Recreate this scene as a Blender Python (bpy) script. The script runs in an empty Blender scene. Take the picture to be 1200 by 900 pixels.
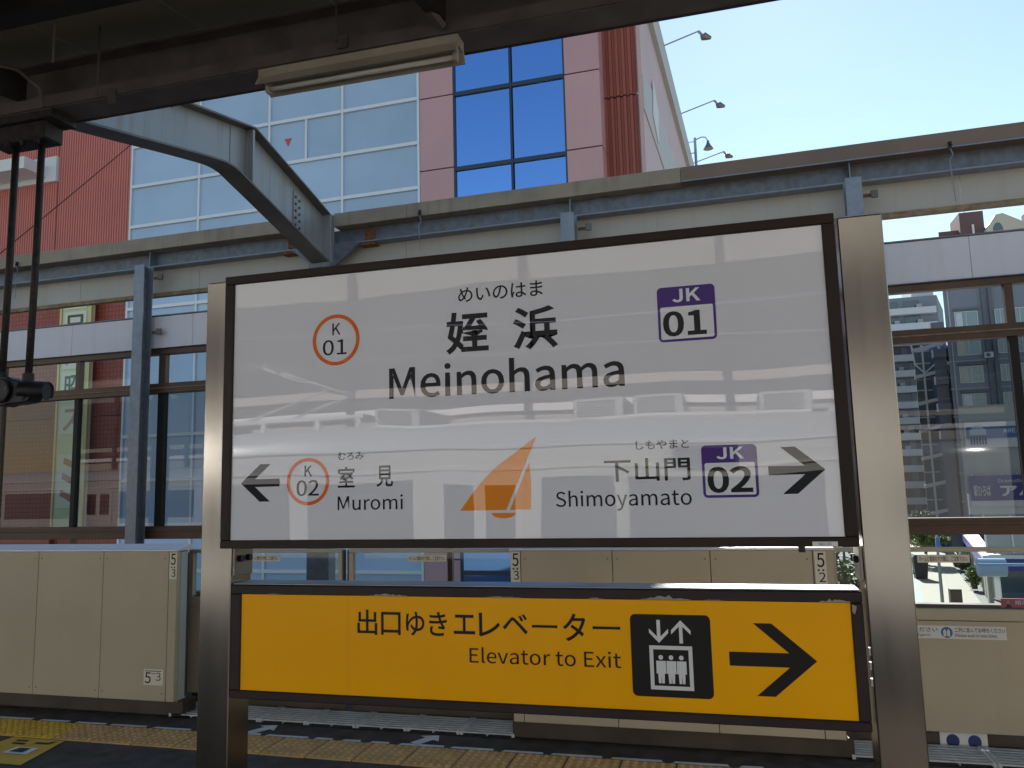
import bpy, bmesh, math, os, random
from mathutils import Matrix, Vector

random.seed(7)
R = math.radians
scene = bpy.context.scene
COL = scene.collection

# ------------------------------------------------------------------ camera
EYE = 1.53
def camera_axes(yaw, pitch, roll):
    f = Vector((-math.sin(yaw)*math.cos(pitch), math.cos(yaw)*math.cos(pitch), math.sin(pitch)))
    r0 = Vector((math.cos(yaw), math.sin(yaw), 0)); u0 = r0.cross(f)
    r = math.cos(roll)*r0 + math.sin(roll)*u0
    u = -math.sin(roll)*r0 + math.cos(roll)*u0
    return r, u, f
cam_data = bpy.data.cameras.new('camera')
cam = bpy.data.objects.new('camera', cam_data); COL.objects.link(cam)
r, u, f = camera_axes(R(15.2), R(7.23), R(-1.43))
cam.matrix_world = Matrix(((r.x, u.x, -f.x, 0), (r.y, u.y, -f.y, 0), (r.z, u.z, -f.z, EYE), (0, 0, 0, 1)))
cam_data.sensor_width = 36; cam_data.lens = 36*920/1200
cam_data.clip_start = 0.05; cam_data.clip_end = 5000
scene.camera = cam

# ------------------------------------------------------------------ light
SUN_EL, SUN_AZ = 36.0, -4.0            # degrees; azimuth from +Y, negative to the left
world = bpy.data.worlds.new('World'); scene.world = world; world.use_nodes = True
nt = world.node_tree
bg = nt.nodes['Background']; sky = nt.nodes.new('ShaderNodeTexSky')
sky.sky_type = 'NISHITA'; sky.sun_disc = False
sky.sun_elevation = R(SUN_EL); sky.sun_rotation = R(-SUN_AZ)
sky.air_density = 1.6; sky.dust_density = 0.08; sky.ozone_density = 2.4
nt.links.new(sky.outputs[0], bg.inputs[0]); bg.inputs[1].default_value = 0.051
sun_data = bpy.data.lights.new('sun', 'SUN'); sun_data.energy = 5.0; sun_data.angle = R(0.5)
sun_data.color = (1.0, 0.95, 0.88)
sun = bpy.data.objects.new('sun', sun_data); COL.objects.link(sun)
to_sun = Vector((math.sin(R(SUN_AZ))*math.cos(R(SUN_EL)), math.cos(R(SUN_AZ))*math.cos(R(SUN_EL)), math.sin(R(SUN_EL))))
sun.rotation_euler = (-to_sun).to_track_quat('-Z', 'Y').to_euler()
sun.location = (0, 0, 40)
vs = scene.view_settings
vs.view_transform = 'Standard'; vs.look = 'None'; vs.gamma = 1; vs.exposure = 1.65; vs.use_curve_mapping = False
scene.cycles.max_bounces = 8; scene.cycles.transparent_max_bounces = 24
scene.cycles.use_denoising = True

# ------------------------------------------------------------------ materials
MATS = {}
def mat(name, col, rough=0.6, metal=0.0, var=0.0, scale=4.0, bump=0.0, bscale=40.0, coat=0.0, ior=1.5, streak=0.0, dirt=None, spec=0.5, rnd=0.0, brushed=0.0, stretch=(1, 1, 1), coat_ior=1.5):
    """Principled material with noise-driven tone variation, optional vertical streaks, a stain colour and fine relief."""
    m = bpy.data.materials.new(name); m.use_nodes = True
    t = m.node_tree; N, L = t.nodes, t.links
    b = N['Principled BSDF']
    b.inputs['Base Color'].default_value = (*col, 1); b.inputs['Roughness'].default_value = rough
    b.inputs['Metallic'].default_value = metal; b.inputs['IOR'].default_value = ior
    b.inputs['Specular IOR Level'].default_value = spec
    if coat:
        b.inputs['Coat Weight'].default_value = coat; b.inputs['Coat Roughness'].default_value = 0.004; b.inputs['Coat IOR'].default_value = coat_ior
    tc = N.new('ShaderNodeTexCoord')
    out = None; wave = coat_ior > 1.6
    def noise(sc, mp, detail=5):
        mpn = N.new('ShaderNodeMapping'); mpn.inputs['Scale'].default_value = mp
        L.new(tc.outputs['Object'], mpn.inputs[0])
        n = N.new('ShaderNodeTexNoise'); n.inputs['Scale'].default_value = sc; n.inputs['Detail'].default_value = detail
        L.new(mpn.outputs[0], n.inputs['Vector']); return n
    if wave:
        n = noise(2.2, (1, 1, 1), 1)
        bn = N.new('ShaderNodeBump'); bn.inputs['Strength'].default_value = .35; bn.inputs['Distance'].default_value = .004
        L.new(n.outputs[0], bn.inputs['Height']); L.new(bn.outputs[0], b.inputs['Coat Normal'])
    if var:
        n = noise(scale, stretch)
        rp = N.new('ShaderNodeValToRGB')
        rp.color_ramp.elements[0].position = .28; rp.color_ramp.elements[1].position = .72
        rp.color_ramp.elements[0].color = (*[c*(1-var) for c in col], 1)
        rp.color_ramp.elements[1].color = (*[min(1, c*(1+var)) for c in col], 1)
        L.new(n.outputs[0], rp.inputs[0]); out = rp.outputs[0]
        rr = N.new('ShaderNodeMapRange'); rr.inputs[3].default_value = max(.02, rough-min(.1, var)); rr.inputs[4].default_value = min(1, rough+min(.12, var))
        L.new(n.outputs[0], rr.inputs[0]); L.new(rr.outputs[0], b.inputs['Roughness'])
    if streak or dirt:
        n = noise(1.0, (9, 9, .55) if streak else (2.2, 2.2, 2.2), 6)
        mr = N.new('ShaderNodeMapRange'); mr.inputs[1].default_value = .52; mr.inputs[2].default_value = .75
        mr.inputs[4].default_value = streak or .6
        L.new(n.outputs[0], mr.inputs[0])
        mx = N.new('ShaderNodeMix'); mx.data_type = 'RGBA'
        L.new(mr.outputs[0], mx.inputs[0])
        if out: L.new(out, mx.inputs[6])
        else: mx.inputs[6].default_value = (*col, 1)
        mx.inputs[7].default_value = (*(dirt or [c*.45 for c in col]), 1)
        out = mx.outputs[2]
    if rnd:
        oi = N.new('ShaderNodeObjectInfo'); mr = N.new('ShaderNodeMapRange'); mr.inputs[3].default_value = 1-rnd; mr.inputs[4].default_value = 1+rnd
        L.new(oi.outputs['Random'], mr.inputs[0])
        mx = N.new('ShaderNodeVectorMath'); mx.operation = 'SCALE'
        if out: L.new(out, mx.inputs[0])
        else: mx.inputs[0].default_value = col
        L.new(mr.outputs[0], mx.inputs['Scale']); out = mx.outputs[0]
    if out: L.new(out, b.inputs['Base Color'])
    if bump:
        n = noise(bscale, (1, 1, 1), 4)
        bn = N.new('ShaderNodeBump'); bn.inputs['Strength'].default_value = bump; bn.inputs['Distance'].default_value = .01
        L.new(n.outputs[0], bn.inputs['Height']); L.new(bn.outputs[0], b.inputs['Normal'])
    if brushed:
        n = noise(1.0, (70, 70, .5), 2)
        mr = N.new('ShaderNodeMapRange'); mr.inputs[3].default_value = rough-.04; mr.inputs[4].default_value = rough+.06
        L.new(n.outputs[0], mr.inputs[0]); L.new(mr.outputs[0], b.inputs['Roughness'])
        bn = N.new('ShaderNodeBump'); bn.inputs['Strength'].default_value = brushed; bn.inputs['Distance'].default_value = .002
        L.new(n.outputs[0], bn.inputs['Height']); L.new(bn.outputs[0], b.inputs['Normal'])
    MATS[name] = m
    return m
def glass(name, tint=(.9, .93, .95), refl=1.0, rough=0.0, ior=1.5):
    """A clear pane: tinted transmission with fresnel reflection."""
    m = bpy.data.materials.new(name); m.use_nodes = True
    t = m.node_tree; N, L = t.nodes, t.links
    N.remove(N['Principled BSDF'])
    tr = N.new('ShaderNodeBsdfTransparent'); tr.inputs[0].default_value = (*tint, 1)
    gl = N.new('ShaderNodeBsdfGlossy'); gl.inputs['Roughness'].default_value = rough; gl.inputs[0].default_value = (refl, refl, refl, 1)
    fr = N.new('ShaderNodeFresnel'); fr.inputs[0].default_value = ior
    mx = N.new('ShaderNodeMixShader')
    ge = N.new('ShaderNodeNewGeometry'); k = N.new('ShaderNodeMath'); k.operation = 'SUBTRACT'; k.inputs[0].default_value = 1
    L.new(ge.outputs['Backfacing'], k.inputs[1])
    mu = N.new('ShaderNodeMath'); mu.operation = 'MULTIPLY'
    L.new(fr.outputs[0], mu.inputs[0]); L.new(k.outputs[0], mu.inputs[1])
    L.new(mu.outputs[0], mx.inputs[0]); L.new(tr.outputs[0], mx.inputs[1]); L.new(gl.outputs[0], mx.inputs[2])
    L.new(mx.outputs[0], N['Material Output'].inputs[0])
    MATS[name] = m
    return m
def grid_mat(name, col, joint, w, h, mortar, rough=.5, var=.12, offset=0.0):
    """Fine tile facing, too small to model at its distance. Uses object XZ."""
    m = bpy.data.materials.new(name); m.use_nodes = True
    t = m.node_tree; N, L = t.nodes, t.links
    b = N['Principled BSDF']; b.inputs['Roughness'].default_value = rough
    tc = N.new('ShaderNodeTexCoord'); sp = N.new('ShaderNodeSeparateXYZ'); cb = N.new('ShaderNodeCombineXYZ')
    L.new(tc.outputs['Object'], sp.inputs[0]); L.new(sp.outputs[0], cb.inputs[0]); L.new(sp.outputs[2], cb.inputs[1])
    br = N.new('ShaderNodeTexBrick'); br.offset = offset
    br.inputs['Color1'].default_value = (*[c*(1-var) for c in col], 1); br.inputs['Color2'].default_value = (*[c*(1+var) for c in col], 1)
    br.inputs['Mortar'].default_value = (*joint, 1); br.inputs['Scale'].default_value = 1
    br.inputs['Brick Width'].default_value = w; br.inputs['Row Height'].default_value = h; br.inputs['Mortar Size'].default_value = mortar
    L.new(cb.outputs[0], br.inputs[0]); L.new(br.outputs[0], b.inputs['Base Color'])
    MATS[name] = m
    return m

mat('asphalt', (.078, .066, .058), .9, var=.35, scale=9, bump=.6, bscale=260, spec=.2)
mat('asphalt_road', (.06, .06, .062), .9, var=.2, scale=.6, bump=.3, bscale=30)
mat('ground', (.16, .155, .14), .95, var=.2, scale=.05)
mat('paving', (.27, .235, .18), .85, var=.14, scale=1.2, bump=.3, bscale=20)
mat('paving_strip', (.30, .25, .18), .85, var=.15, scale=1.2)
mat('paving_pale', (.24, .27, .24), .85, var=.12, scale=.8)
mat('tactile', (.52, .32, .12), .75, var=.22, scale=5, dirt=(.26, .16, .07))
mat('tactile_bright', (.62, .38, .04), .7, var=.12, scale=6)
mat('paint_white', (.62, .62, .62), .7, var=.15, scale=14, dirt=(.25, .25, .25))
mat('paint_yellow', (.60, .36, .03), .6, var=.12, scale=10, dirt=(.25, .15, .04))
mat('rear_paving', (.45, .42, .37), .85, var=.15, scale=2, bump=.2, bscale=40)
mat('concrete', (.30, .29, .27), .9, var=.2, scale=1.4, bump=.3, bscale=25)
mat('steel_post', (.31, .285, .25), .17, 1.0, var=.035, scale=1.0, stretch=(45, 45, .25))
mat('steel_edge', (.40, .41, .44), .35, .9, var=.1, scale=8)
mat('steel_dull', (.24, .22, .20), .45, .9, var=.2, scale=6)
mat('frame_brown', (.026, .014, .009), .45, spec=.25, var=.25, scale=6, bump=.05, bscale=90)
mat('frame_aubergine', (.032, .021, .020), .5, spec=.25, var=.25, scale=7, bump=.1, bscale=60)
mat('sign_white', (.72, .715, .75), .4, var=.02, scale=2.5, coat=1.0, coat_ior=1.78, spec=0.0)
mat('sign_yellow', (.95, .42, .0), .35, var=.07, scale=1.6, spec=.15, streak=.16, dirt=(.75, .34, .01))
mat('ink_black', (.010, .010, .011), .35, coat=1.0, coat_ior=1.78, spec=0.0)
mat('ink_matt', (.012, .010, .009), .5, spec=.25)
mat('ink_orange', (.74, .13, .010), .35, coat=1.0, coat_ior=1.78, spec=0.0)
mat('ink_sail', (.82, .26, .006), .35, coat=1.0, coat_ior=1.78, spec=0.0)
mat('ink_purple', (.07, .026, .20), .35, coat=1.0, coat_ior=1.78, spec=0.0)
mat('ink_white', (.75, .75, .76), .35, coat=1.0, coat_ior=1.78, spec=0.0)
mat('paint_chip', (.33, .29, .23), .8, var=.2, scale=60)
mat('door_beige', (.46, .395, .285), .42, var=.06, scale=2.2, streak=.14, rnd=.03, dirt=(.36, .30, .21))
mat('door_end', (.44, .46, .43), .4, var=.06, scale=2)
mat('door_cap', (.66, .68, .72), .32, .35, var=.05, scale=3)
mat('door_seam', (.10, .085, .06), .7)
mat('plinth', (.085, .066, .05), .5, .5, var=.25, scale=5)
mat('label_white', (.70, .70, .68), .5)
mat('label_cream', (.74, .70, .58), .5)
mat('label_blue', (.03, .14, .36), .45)
mat('label_navy', (.02, .035, .16), .45)
mat('galvanised', (.145, .160, .190), .5, .3, var=.25, scale=14, streak=.5, dirt=(.13, .105, .085))
mat('galv_light', (.22, .245, .29), .45, .3, var=.16, scale=10, streak=.35, dirt=(.17, .145, .12))
mat('arm_paint', (.27, .275, .285), .45, .2, var=.10, scale=1.5, streak=.6, dirt=(.17, .135, .09))
mat('flange_dark', (.16, .14, .13), .6, .3, var=.25, scale=5)
mat('coping', (.32, .255, .19), .65, .2, var=.2, scale=3, streak=.45, dirt=(.15, .11, .08))
mat('coping_brown', (.20, .13, .095), .5, .2, var=.12, scale=2)
mat('fascia_cream', (.40, .375, .33), .6, var=.08, scale=1.0, streak=.3, dirt=(.30, .25, .18))
mat('grate_steel', (.62, .64, .66), .35, .3, var=.12, scale=20)
mat('rust_edge', (.24, .17, .10), .8, .2, var=.4, scale=12, dirt=(.35, .30, .22))
mat('rust', (.20, .09, .035), .85, .1, var=.5, scale=25)
mat('panel_white', (.60, .57, .59), .42, var=.04, scale=1, streak=.3, dirt=(.48, .44, .38))
mat('window_brown', (.085, .048, .028), .42, .3, var=.2, scale=4)
mat('canopy_dark', (.028, .022, .019), .7, .2, var=.25, scale=4)
mat('canopy_beam', (.12, .098, .088), .6, .3, var=.3, scale=5, bump=.1, bscale=30)
mat('canopy_soffit', (.30, .26, .17), .75, var=.15, scale=2)
mat('canopy_sheet', (.30, .285, .26), .6, var=.1, scale=1.5)
mat('lamp_cream', (.34, .30, .23), .5, var=.12, scale=9, dirt=(.2, .16, .11))
mat('lamp_tube', (.50, .48, .42), .3, var=.05, scale=5)
mat('black_metal', (.010, .010, .014), .42, .2, var=.2, scale=20)
mat('pipe_dark', (.035, .028, .026), .6, .3, var=.5, scale=30)
mat('lens_sheen_grey', (.05, .05, .05), .15)
mat('red_corrugated', (.52, .175, .155), .6, var=.06, scale=.5, streak=.18, dirt=(.55, .22, .20))
mat('red_strip', (.28, .070, .050), .55, var=.06, scale=.6)
grid_mat('red_tile', (.30, .055, .038), (.13, .03, .024), .21, .21, .018)
mat('blue_panel', (.34, .47, .66), .12, var=.09, scale=.3, spec=.6, rnd=.09, bump=.05, bscale=.7)
mat('mullion_white', (.62, .66, .72), .4, .2)
mat('pink_panel', (.48, .29, .315), .45, var=.05, scale=.4, rnd=.04, streak=.08)
mat('pink_side', (.50, .36, .36), .6, var=.06, scale=.4, streak=.35, dirt=(.42, .20, .19))
mat('grey_fascia', (.42, .42, .40), .6, var=.06, scale=.3)
mat('dark_joint', (.06, .03, .03), .7)
mat('glass_blue', (.19, .36, .72), .03, 1.0, rnd=.05, bump=.02, bscale=.6)
mat('glass_dark', (.05, .09, .14), .05, spec=.8)
mat('mullion_dark', (.035, .05, .075), .4, .4)
mat('banner_green', (.52, .58, .36), .5, var=.05, scale=.6)
mat('banner_cream', (.62, .64, .52), .5)
mat('banner_red', (.34, .17, .12), .5)
mat('banner_ink', (.05, .07, .06), .5)
mat('gold_trim', (.55, .42, .22), .4, .3)
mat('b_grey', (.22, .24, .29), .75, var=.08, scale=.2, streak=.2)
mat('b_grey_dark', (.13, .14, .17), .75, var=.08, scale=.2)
mat('b_light', (.42, .42, .41), .7, var=.06, scale=.2, streak=.15)
mat('b_white', (.62, .64, .66), .7, var=.05, scale=.2)
mat('b_brown', (.12, .07, .075), .7, var=.1, scale=.3)
mat('b_cream', (.50, .47, .40), .7, var=.05, scale=.3)
mat('b_blue', (.10, .17, .29), .45)
mat('win_glass', (.06, .09, .11), .08, spec=.9)
mat('win_pale', (.22, .29, .31), .12, spec=.9)
mat('win_frame', (.55, .57, .58), .5)
mat('shop_blue', (.025, .035, .26), .4)
mat('sign_violet', (.035, .035, .20), .4)
mat('sign_red', (.48, .07, .09), .5)
mat('sky_blue_paint', (.27, .38, .52), .35, .2)
mat('pole_grey', (.30, .32, .35), .5, .4)
mat('bark', (.10, .075, .055), .9, var=.25, scale=8)
mat('leaf', (.075, .13, .03), .55, var=.5, scale=1.2)
mat('leaf_light', (.15, .20, .05), .55, var=.4, scale=1.2)
mat('bin_black', (.02, .02, .022), .5)
mat('skin', (.45, .28, .20), .6)
mat('cloth_dark', (.02, .02, .025), .8)
mat('train_steel', (.76, .76, .76), .22, .6, var=.05, scale=.8, bump=.10, bscale=5)
mat('train_roof', (.38, .39, .40), .6, .3, var=.1, scale=1)
mat('train_window', (.02, .024, .03), .06, spec=.8)
mat('train_rubber', (.05, .05, .055), .6)
mat('train_unit', (.30, .31, .32), .55, .3, var=.08, scale=2)
mat('opp_grey', (.018, .018, .019), .95, var=.1, scale=.6)
mat('opp_band', (.30, .26, .23), .7, var=.1, scale=.5)
glass('pane_clear', (.90, .93, .95), 1.0)
glass('pane_tint', (.62, .65, .67), .9, ior=1.5)
glass('pane_door', (.82, .88, .90), 1.0)

# ------------------------------------------------------------------ builders
WROT = R(-1.08)                       # the far wall and the buildings stand about one degree off the platform's line
BASE = {}                             # object name -> base point in its own frame
def rotz(v, a):
    c, s = math.cos(a), math.sin(a)
    return Vector((v[0]*c-v[1]*s, v[0]*s+v[1]*c, v[2]))
def tag(o, label, cat, group=None):
    o['label'] = label; o['category'] = cat
    if group: o['group'] = group
    return o
def thing(name, label, cat, base=(0, 0, 0), rot=0.0, group=None):
    o = bpy.data.objects.new(name, None); COL.objects.link(o)
    o.empty_display_size = .2
    o.location = rotz(base, rot); o.rotation_euler = (0, 0, rot)
    BASE[o.name] = Vector(base)
    return tag(o, label, cat, group)
class MB:
    def __init__(s): s.v = []; s.f = []; s.sm = False
    def box(s, x0, x1, y0, y1, z0, z1):
        i = len(s.v)
        s.v += [(x0, y0, z0), (x1, y0, z0), (x1, y1, z0), (x0, y1, z0), (x0, y0, z1), (x1, y0, z1), (x1, y1, z1), (x0, y1, z1)]
        s.f += [tuple(i+k for k in q) for q in ((0, 3, 2, 1), (4, 5, 6, 7), (0, 1, 5, 4), (1, 2, 6, 5), (2, 3, 7, 6), (3, 0, 4, 7))]
        return s
    def prism(s, poly, a, b, axis='x'):
        """Extrude a 2-D outline. axis x: outline in (y,z); y: (x,z); z: (x,y)."""
        n = len(poly); i = len(s.v)
        mk = {'x': lambda p, t: (t, p[0], p[1]), 'y': lambda p, t: (p[0], t, p[1]), 'z': lambda p, t: (p[0], p[1], t)}[axis]
        s.v += [mk(p, a) for p in poly] + [mk(p, b) for p in poly]
        s.f.append(tuple(range(i, i+n))); s.f.append(tuple(range(i+2*n-1, i+n-1, -1)))
        for k in range(n):
            k2 = (k+1) % n
            s.f.append((i+k, i+n+k, i+n+k2, i+k2))
        return s
    def sheet(s, poly, t, axis='y'):
        mk = {'x': lambda p: (t, p[0], p[1]), 'y': lambda p: (p[0], t, p[1]), 'z': lambda p: (p[0], p[1], t)}[axis]
        i = len(s.v); s.v += [mk(p) for p in poly]; s.f.append(tuple(range(i, i+len(poly)))); return s
    def tube(s, path, r, n=8, cap=True):
        rr = r if isinstance(r, (list, tuple)) else [r]*len(path)
        path = [Vector(p) for p in path]; i = len(s.v)
        for k, p in enumerate(path):
            d = (path[min(k+1, len(path)-1)]-path[max(k-1, 0)]).normalized()
            a = d.cross(Vector((0, 0, 1)) if abs(d.z) < .95 else Vector((1, 0, 0))).normalized(); b = d.cross(a)
            for j in range(n):
                t = 2*math.pi*j/n; s.v.append(tuple(p+(a*math.cos(t)+b*math.sin(t))*rr[k]))
        for k in range(len(path)-1):
            for j in range(n):
                j2 = (j+1) % n; s.f.append((i+k*n+j, i+k*n+j2, i+(k+1)*n+j2, i+(k+1)*n+j))
        if cap:
            s.f.append(tuple(range(i+n-1, i-1, -1))); e = i+(len(path)-1)*n; s.f.append(tuple(range(e, e+n)))
        return s
    def build(s, name, m, parent=None, bevel=0.0, smooth=False, base=None, rot=0.0):
        b = BASE[parent.name] if parent else Vector(base or (0, 0, 0))
        me = bpy.data.meshes.new(name)
        me.from_pydata([tuple(Vector(v)-b) for v in s.v], [], s.f)
        bm = bmesh.new(); bm.from_mesh(me); bmesh.ops.recalc_face_normals(bm, faces=bm.faces)
        if bevel: bmesh.ops.bevel(bm, geom=list(bm.edges), offset=bevel, segments=1, affect='EDGES', clamp_overlap=True)
        bm.to_mesh(me); bm.free()
        if smooth:
            for p in me.polygons: p.use_smooth = True
        me.materials.append(MATS[m])
        o = bpy.data.objects.new(name, me); COL.objects.link(o)
        if parent: o.parent = parent
        else: o.location = rotz(b, rot); o.rotation_euler = (0, 0, rot)
        BASE[o.name] = b
        return o
def box(name, m, parent, *d, bevel=0.0): return MB().box(*d).build(name, m, parent, bevel)
def again(o, offset, parent=None):
    """A copy of a part that shares its mesh, moved by offset."""
    c = o.copy(); COL.objects.link(c); c.parent = parent or o.parent
    c.location = o.location + Vector(offset); BASE[c.name] = BASE[o.name]
    return c
def structure(o): o['kind'] = 'structure'; return o
def stuff(o): o['kind'] = 'stuff'; return o

# lettering: outlines of the bundled typeface, laid as flat print
try:
    FONT = bpy.data.fonts.load(os.path.join(bpy.utils.system_resource('DATAFILES', path='fonts'), 'Noto Sans CJK Regular.woff2'))
except Exception:
    FONT = None
TXT = {}
def outlines(keys):
    """Glyph outlines of several texts at once, each scaled to a unit box."""
    objs = []
    for body, bold in keys:
        c = bpy.data.curves.new('lettering', 'FONT'); c.body = body; c.offset = bold; c.resolution_u = 4
        if FONT: c.font = FONT
        o = bpy.data.objects.new('lettering', c); COL.objects.link(o); objs.append(o)
    dg = bpy.context.evaluated_depsgraph_get(); dg.update()
    for o, key in zip(objs, keys):
        me = bpy.data.meshes.new_from_object(o.evaluated_get(dg))
        v = [(p.co.x, p.co.y) for p in me.vertices]; fc = [tuple(p.vertices) for p in me.polygons]
        x0 = min(a for a, _ in v); x1 = max(a for a, _ in v); y0 = min(b for _, b in v); y1 = max(b for _, b in v)
        TXT[key] = ([((a-x0)/(x1-x0), (b-y0)/(y1-y0)) for a, b in v], fc)
        bpy.data.meshes.remove(me)
    for o in objs:
        c = o.data; bpy.data.objects.remove(o); bpy.data.curves.remove(c)
def outline(body, bold):
    if (body, bold) not in TXT: outlines([(body, bold)])
    return TXT[(body, bold)]
outlines(tuple({k: 0 for k in (('めいのはま', .003), ('姪', .008), ('浜', .008), ('Meinohama', .0045), ('Muromi', .001), ('Shimoyamato', .001), ('しもやまと', .002), ('下山門', .004), ('室', .004), ('見', .004), ('むろみ', .002),
               ('K', .002), ('01', .002), ('02', .002), ('JK', .009), ('01', .010), ('02', .010), ('NO.33', 0.0), ('Elevator to Exit', .001), ('5', .004), ('5', .003), ('3', .002), ('2', .002), ('3', 0.0),
               ('ホームと電車のすき間に、ご注意下さい。', .002), ('ご注意ください', .002), ('passengers!', 0.0), ('二列に並んでお待ちください', .002), ('Please wait in two lines.', 0.0), ('婚活パーティー', .003),
               ('アパマン', .012), ('Dramatic Communication', 0.0), ('駅ひろば', .004), ('AREKKS HOME', .004)) + tuple((c_, .004) for c_ in '出口ゆきエレベーター') + tuple((c_, .006) for c_ in '本日八昭スミ')}))
def write(body, x0, x1, z0, z1, y, m, parent, bold=0.0, name='lettering', flip=False):
    """Print body into the rectangle x0..x1, z0..z1 on the plane y = const, read from the -y side."""
    v, fc = outline(body, bold)
    b = MB(); b.v = [(x0+(x1-x0)*p, y, z0+(z1-z0)*q) for p, q in v]; b.f = list(fc)
    return b.build(name, m, parent)
def ring(cx, cz, ro, ri, y, n=48):
    b = MB()
    for k in range(n):
        t = 2*math.pi*k/n; c, s_ = math.cos(t), math.sin(t)
        b.v += [(cx+ro*c, y, cz+ro*s_), (cx+ri*c, y, cz+ri*s_)]
    b.f = [(2*k, 2*k+1, (2*k+3) % (2*n), (2*k+2) % (2*n)) for k in range(n)]
    return b
def disc_poly(cx, cz, r_, n=24, rz=None):
    return [(cx+r_*math.cos(2*math.pi*k/n), cz+(rz or r_)*math.sin(2*math.pi*k/n)) for k in range(n)]
def rounded(x0, x1, z0, z1, r_, n=5):
    o = []
    for cx, cz, a in ((x1-r_, z1-r_, 0), (x0+r_, z1-r_, 90), (x0+r_, z0+r_, 180), (x1-r_, z0+r_, 270)):
        for k in range(n+1):
            t = R(a+90*k/n); o.append((cx+r_*math.cos(t), cz+r_*math.sin(t)))
    return o
def arrow_poly(xt, xl, zc, zt, zb, sh, th):
    """Bold chevron-headed arrow; xt tip, xl tail end, zt/zb head ends, sh half shaft, th stroke width along x."""
    d = 1 if xt > xl else -1
    hx = xt-d*(zt-zc)*1.16          # x of the head's outer end tips
    k = (xt-hx)/(zt-zc)             # x per z
    xi = lambda z: xt-k*abs(z-zc)-d*th   # inner edge of the chevron
    return [(xt, zc), (hx, zt), (hx-d*th, zt), (xi(zc+sh), zc+sh), (xl, zc+sh), (xl, zc-sh), (xi(zc-sh), zc-sh), (hx-d*th, zb), (hx, zb)]

# ================================================================== SETTING
structure(MB().box(-900, 900, -700, 1500, -8.9, -8.5).build('ground', 'ground'))
road = structure(MB().sheet([(-9.5, 10), (1.6, 10), (27.5, 160), (16.5, 160)], -8.496, 'z').build('road', 'asphalt_road', rot=WROT))
pav = structure(MB().box(0, 5.5, 0, 130, -8.5, -8.36).build('pavement', 'paving', base=(0, 0, -8.5)))
pav.location = (7.3, 40, -8.5); pav.rotation_euler = (0, 0, R(-10))
MB().box(3.5, 3.8, .02, 129.9, -8.36, -8.352).build('tactile_strip', 'paving_strip', pav)
MB().box(.02, 1.6, .02, 60, -8.36, -8.354).build('planting_edge', 'paving_pale', pav)

plat = structure(MB().box(-14, 9, -5.6, 5.45, -.5, 0).build('platform_floor', 'asphalt'))
structure(MB().box(-16, 11, 5.45, 9.3, -1.9, -1.2).build('track_bed', 'concrete'))
structure(MB().box(-16, 11, -10.2, -5.6, -1.9, -1.2).build('rear_track_bed', 'concrete'))
for y in (6.3, 7.4):
    MB().box(-16, 11, y-.035, y+.035, -1.2, -1.05).build('rail', 'steel_dull', bpy.data.objects['track_bed'])

# tactile paving: 300 mm blocks with their raised dots
def tile_mesh():
    b = MB().box(0, .288, 0, .294, 0, .008)
    for i in range(6):
        for j in range(6):
            cx, cy = .027+i*.048, .027+j*.048
            k = len(b.v); n = 6
            b.v += [(cx+.017*math.cos(t*math.pi/3), cy+.017*math.sin(t*math.pi/3), .008) for t in range(n)]
            b.v += [(cx+.010*math.cos(t*math.pi/3), cy+.010*math.sin(t*math.pi/3), .0165) for t in range(n)]
            b.f += [(k+t, k+(t+1) % n, k+n+(t+1) % n, k+n+t) for t in range(n)] + [tuple(range(k+n, k+2*n))]
    return b
t0 = tile_mesh().build('tactile_tile', 'tactile', plat)
t0.location = (-6.0, 4.235, 0)
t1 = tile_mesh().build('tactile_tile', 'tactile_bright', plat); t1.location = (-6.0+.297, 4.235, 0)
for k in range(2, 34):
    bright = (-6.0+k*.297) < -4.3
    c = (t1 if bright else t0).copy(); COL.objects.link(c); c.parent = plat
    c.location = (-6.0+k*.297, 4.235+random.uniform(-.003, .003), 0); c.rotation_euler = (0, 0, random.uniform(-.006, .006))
# dashed white line along the blocks
x = -6.0; first = None
while x < 3.6:
    w = random.choice((.27, .29, .25, .13, .30)); g = random.uniform(.03, .06)
    j = random.uniform(.004, .012)
    MB().sheet([(x, 4.55), (x+w*.5, 4.55-j*.5), (x+w, 4.55), (x+w-.01, 4.575+j), (x+.015, 4.578)], .004, 'z').build('painted_dash', 'paint_white', plat)
    x += w+g
def floor_arrow(x, y, s):
    p = [(-.035, -.10), (.035, -.10), (.035, .02), (.085, .02), (0, .10), (-.085, .02), (-.035, .02)]
    a = R(-28)
    MB().sheet([(x+s*(px*math.cos(a)-py*math.sin(a)), y+s*(px*math.sin(a)+py*math.cos(a))) for px, py in p], .004, 'z').build('painted_arrow', 'paint_white', plat)
floor_arrow(-1.86, 4.67, 1.0); floor_arrow(-2.98, 4.67, 1.0)
# yellow floor notice at lower left
fs = MB().sheet([(-4.55, 3.80), (-4.00, 3.80), (-4.10, 4.215), (-4.50, 4.215)], .004, 'z').build('floor_notice', 'paint_yellow', plat)
MB().sheet([(-4.30, 3.95), (-4.12, 3.95), (-4.14, 4.06), (-4.30, 4.06)], .007, 'z').build('notice_picture', 'label_white', fs)
MB().sheet([(-4.27, 3.97), (-4.17, 3.97), (-4.18, 4.04), (-4.26, 4.04)], .010, 'z').build('notice_figure', 'ink_matt', fs)
MB().sheet([(-4.25, 4.13), (-4.14, 4.13), (-4.13, 4.18), (-4.155, 4.18), (-4.165, 4.155), (-4.25, 4.155)], .007, 'z').build('notice_mark', 'ink_matt', fs)
MB().sheet([(-4.40, 4.10), (-4.30, 4.10), (-4.30, 4.125), (-4.40, 4.125)], .007, 'z').build('notice_mark', 'ink_matt', fs)
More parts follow.
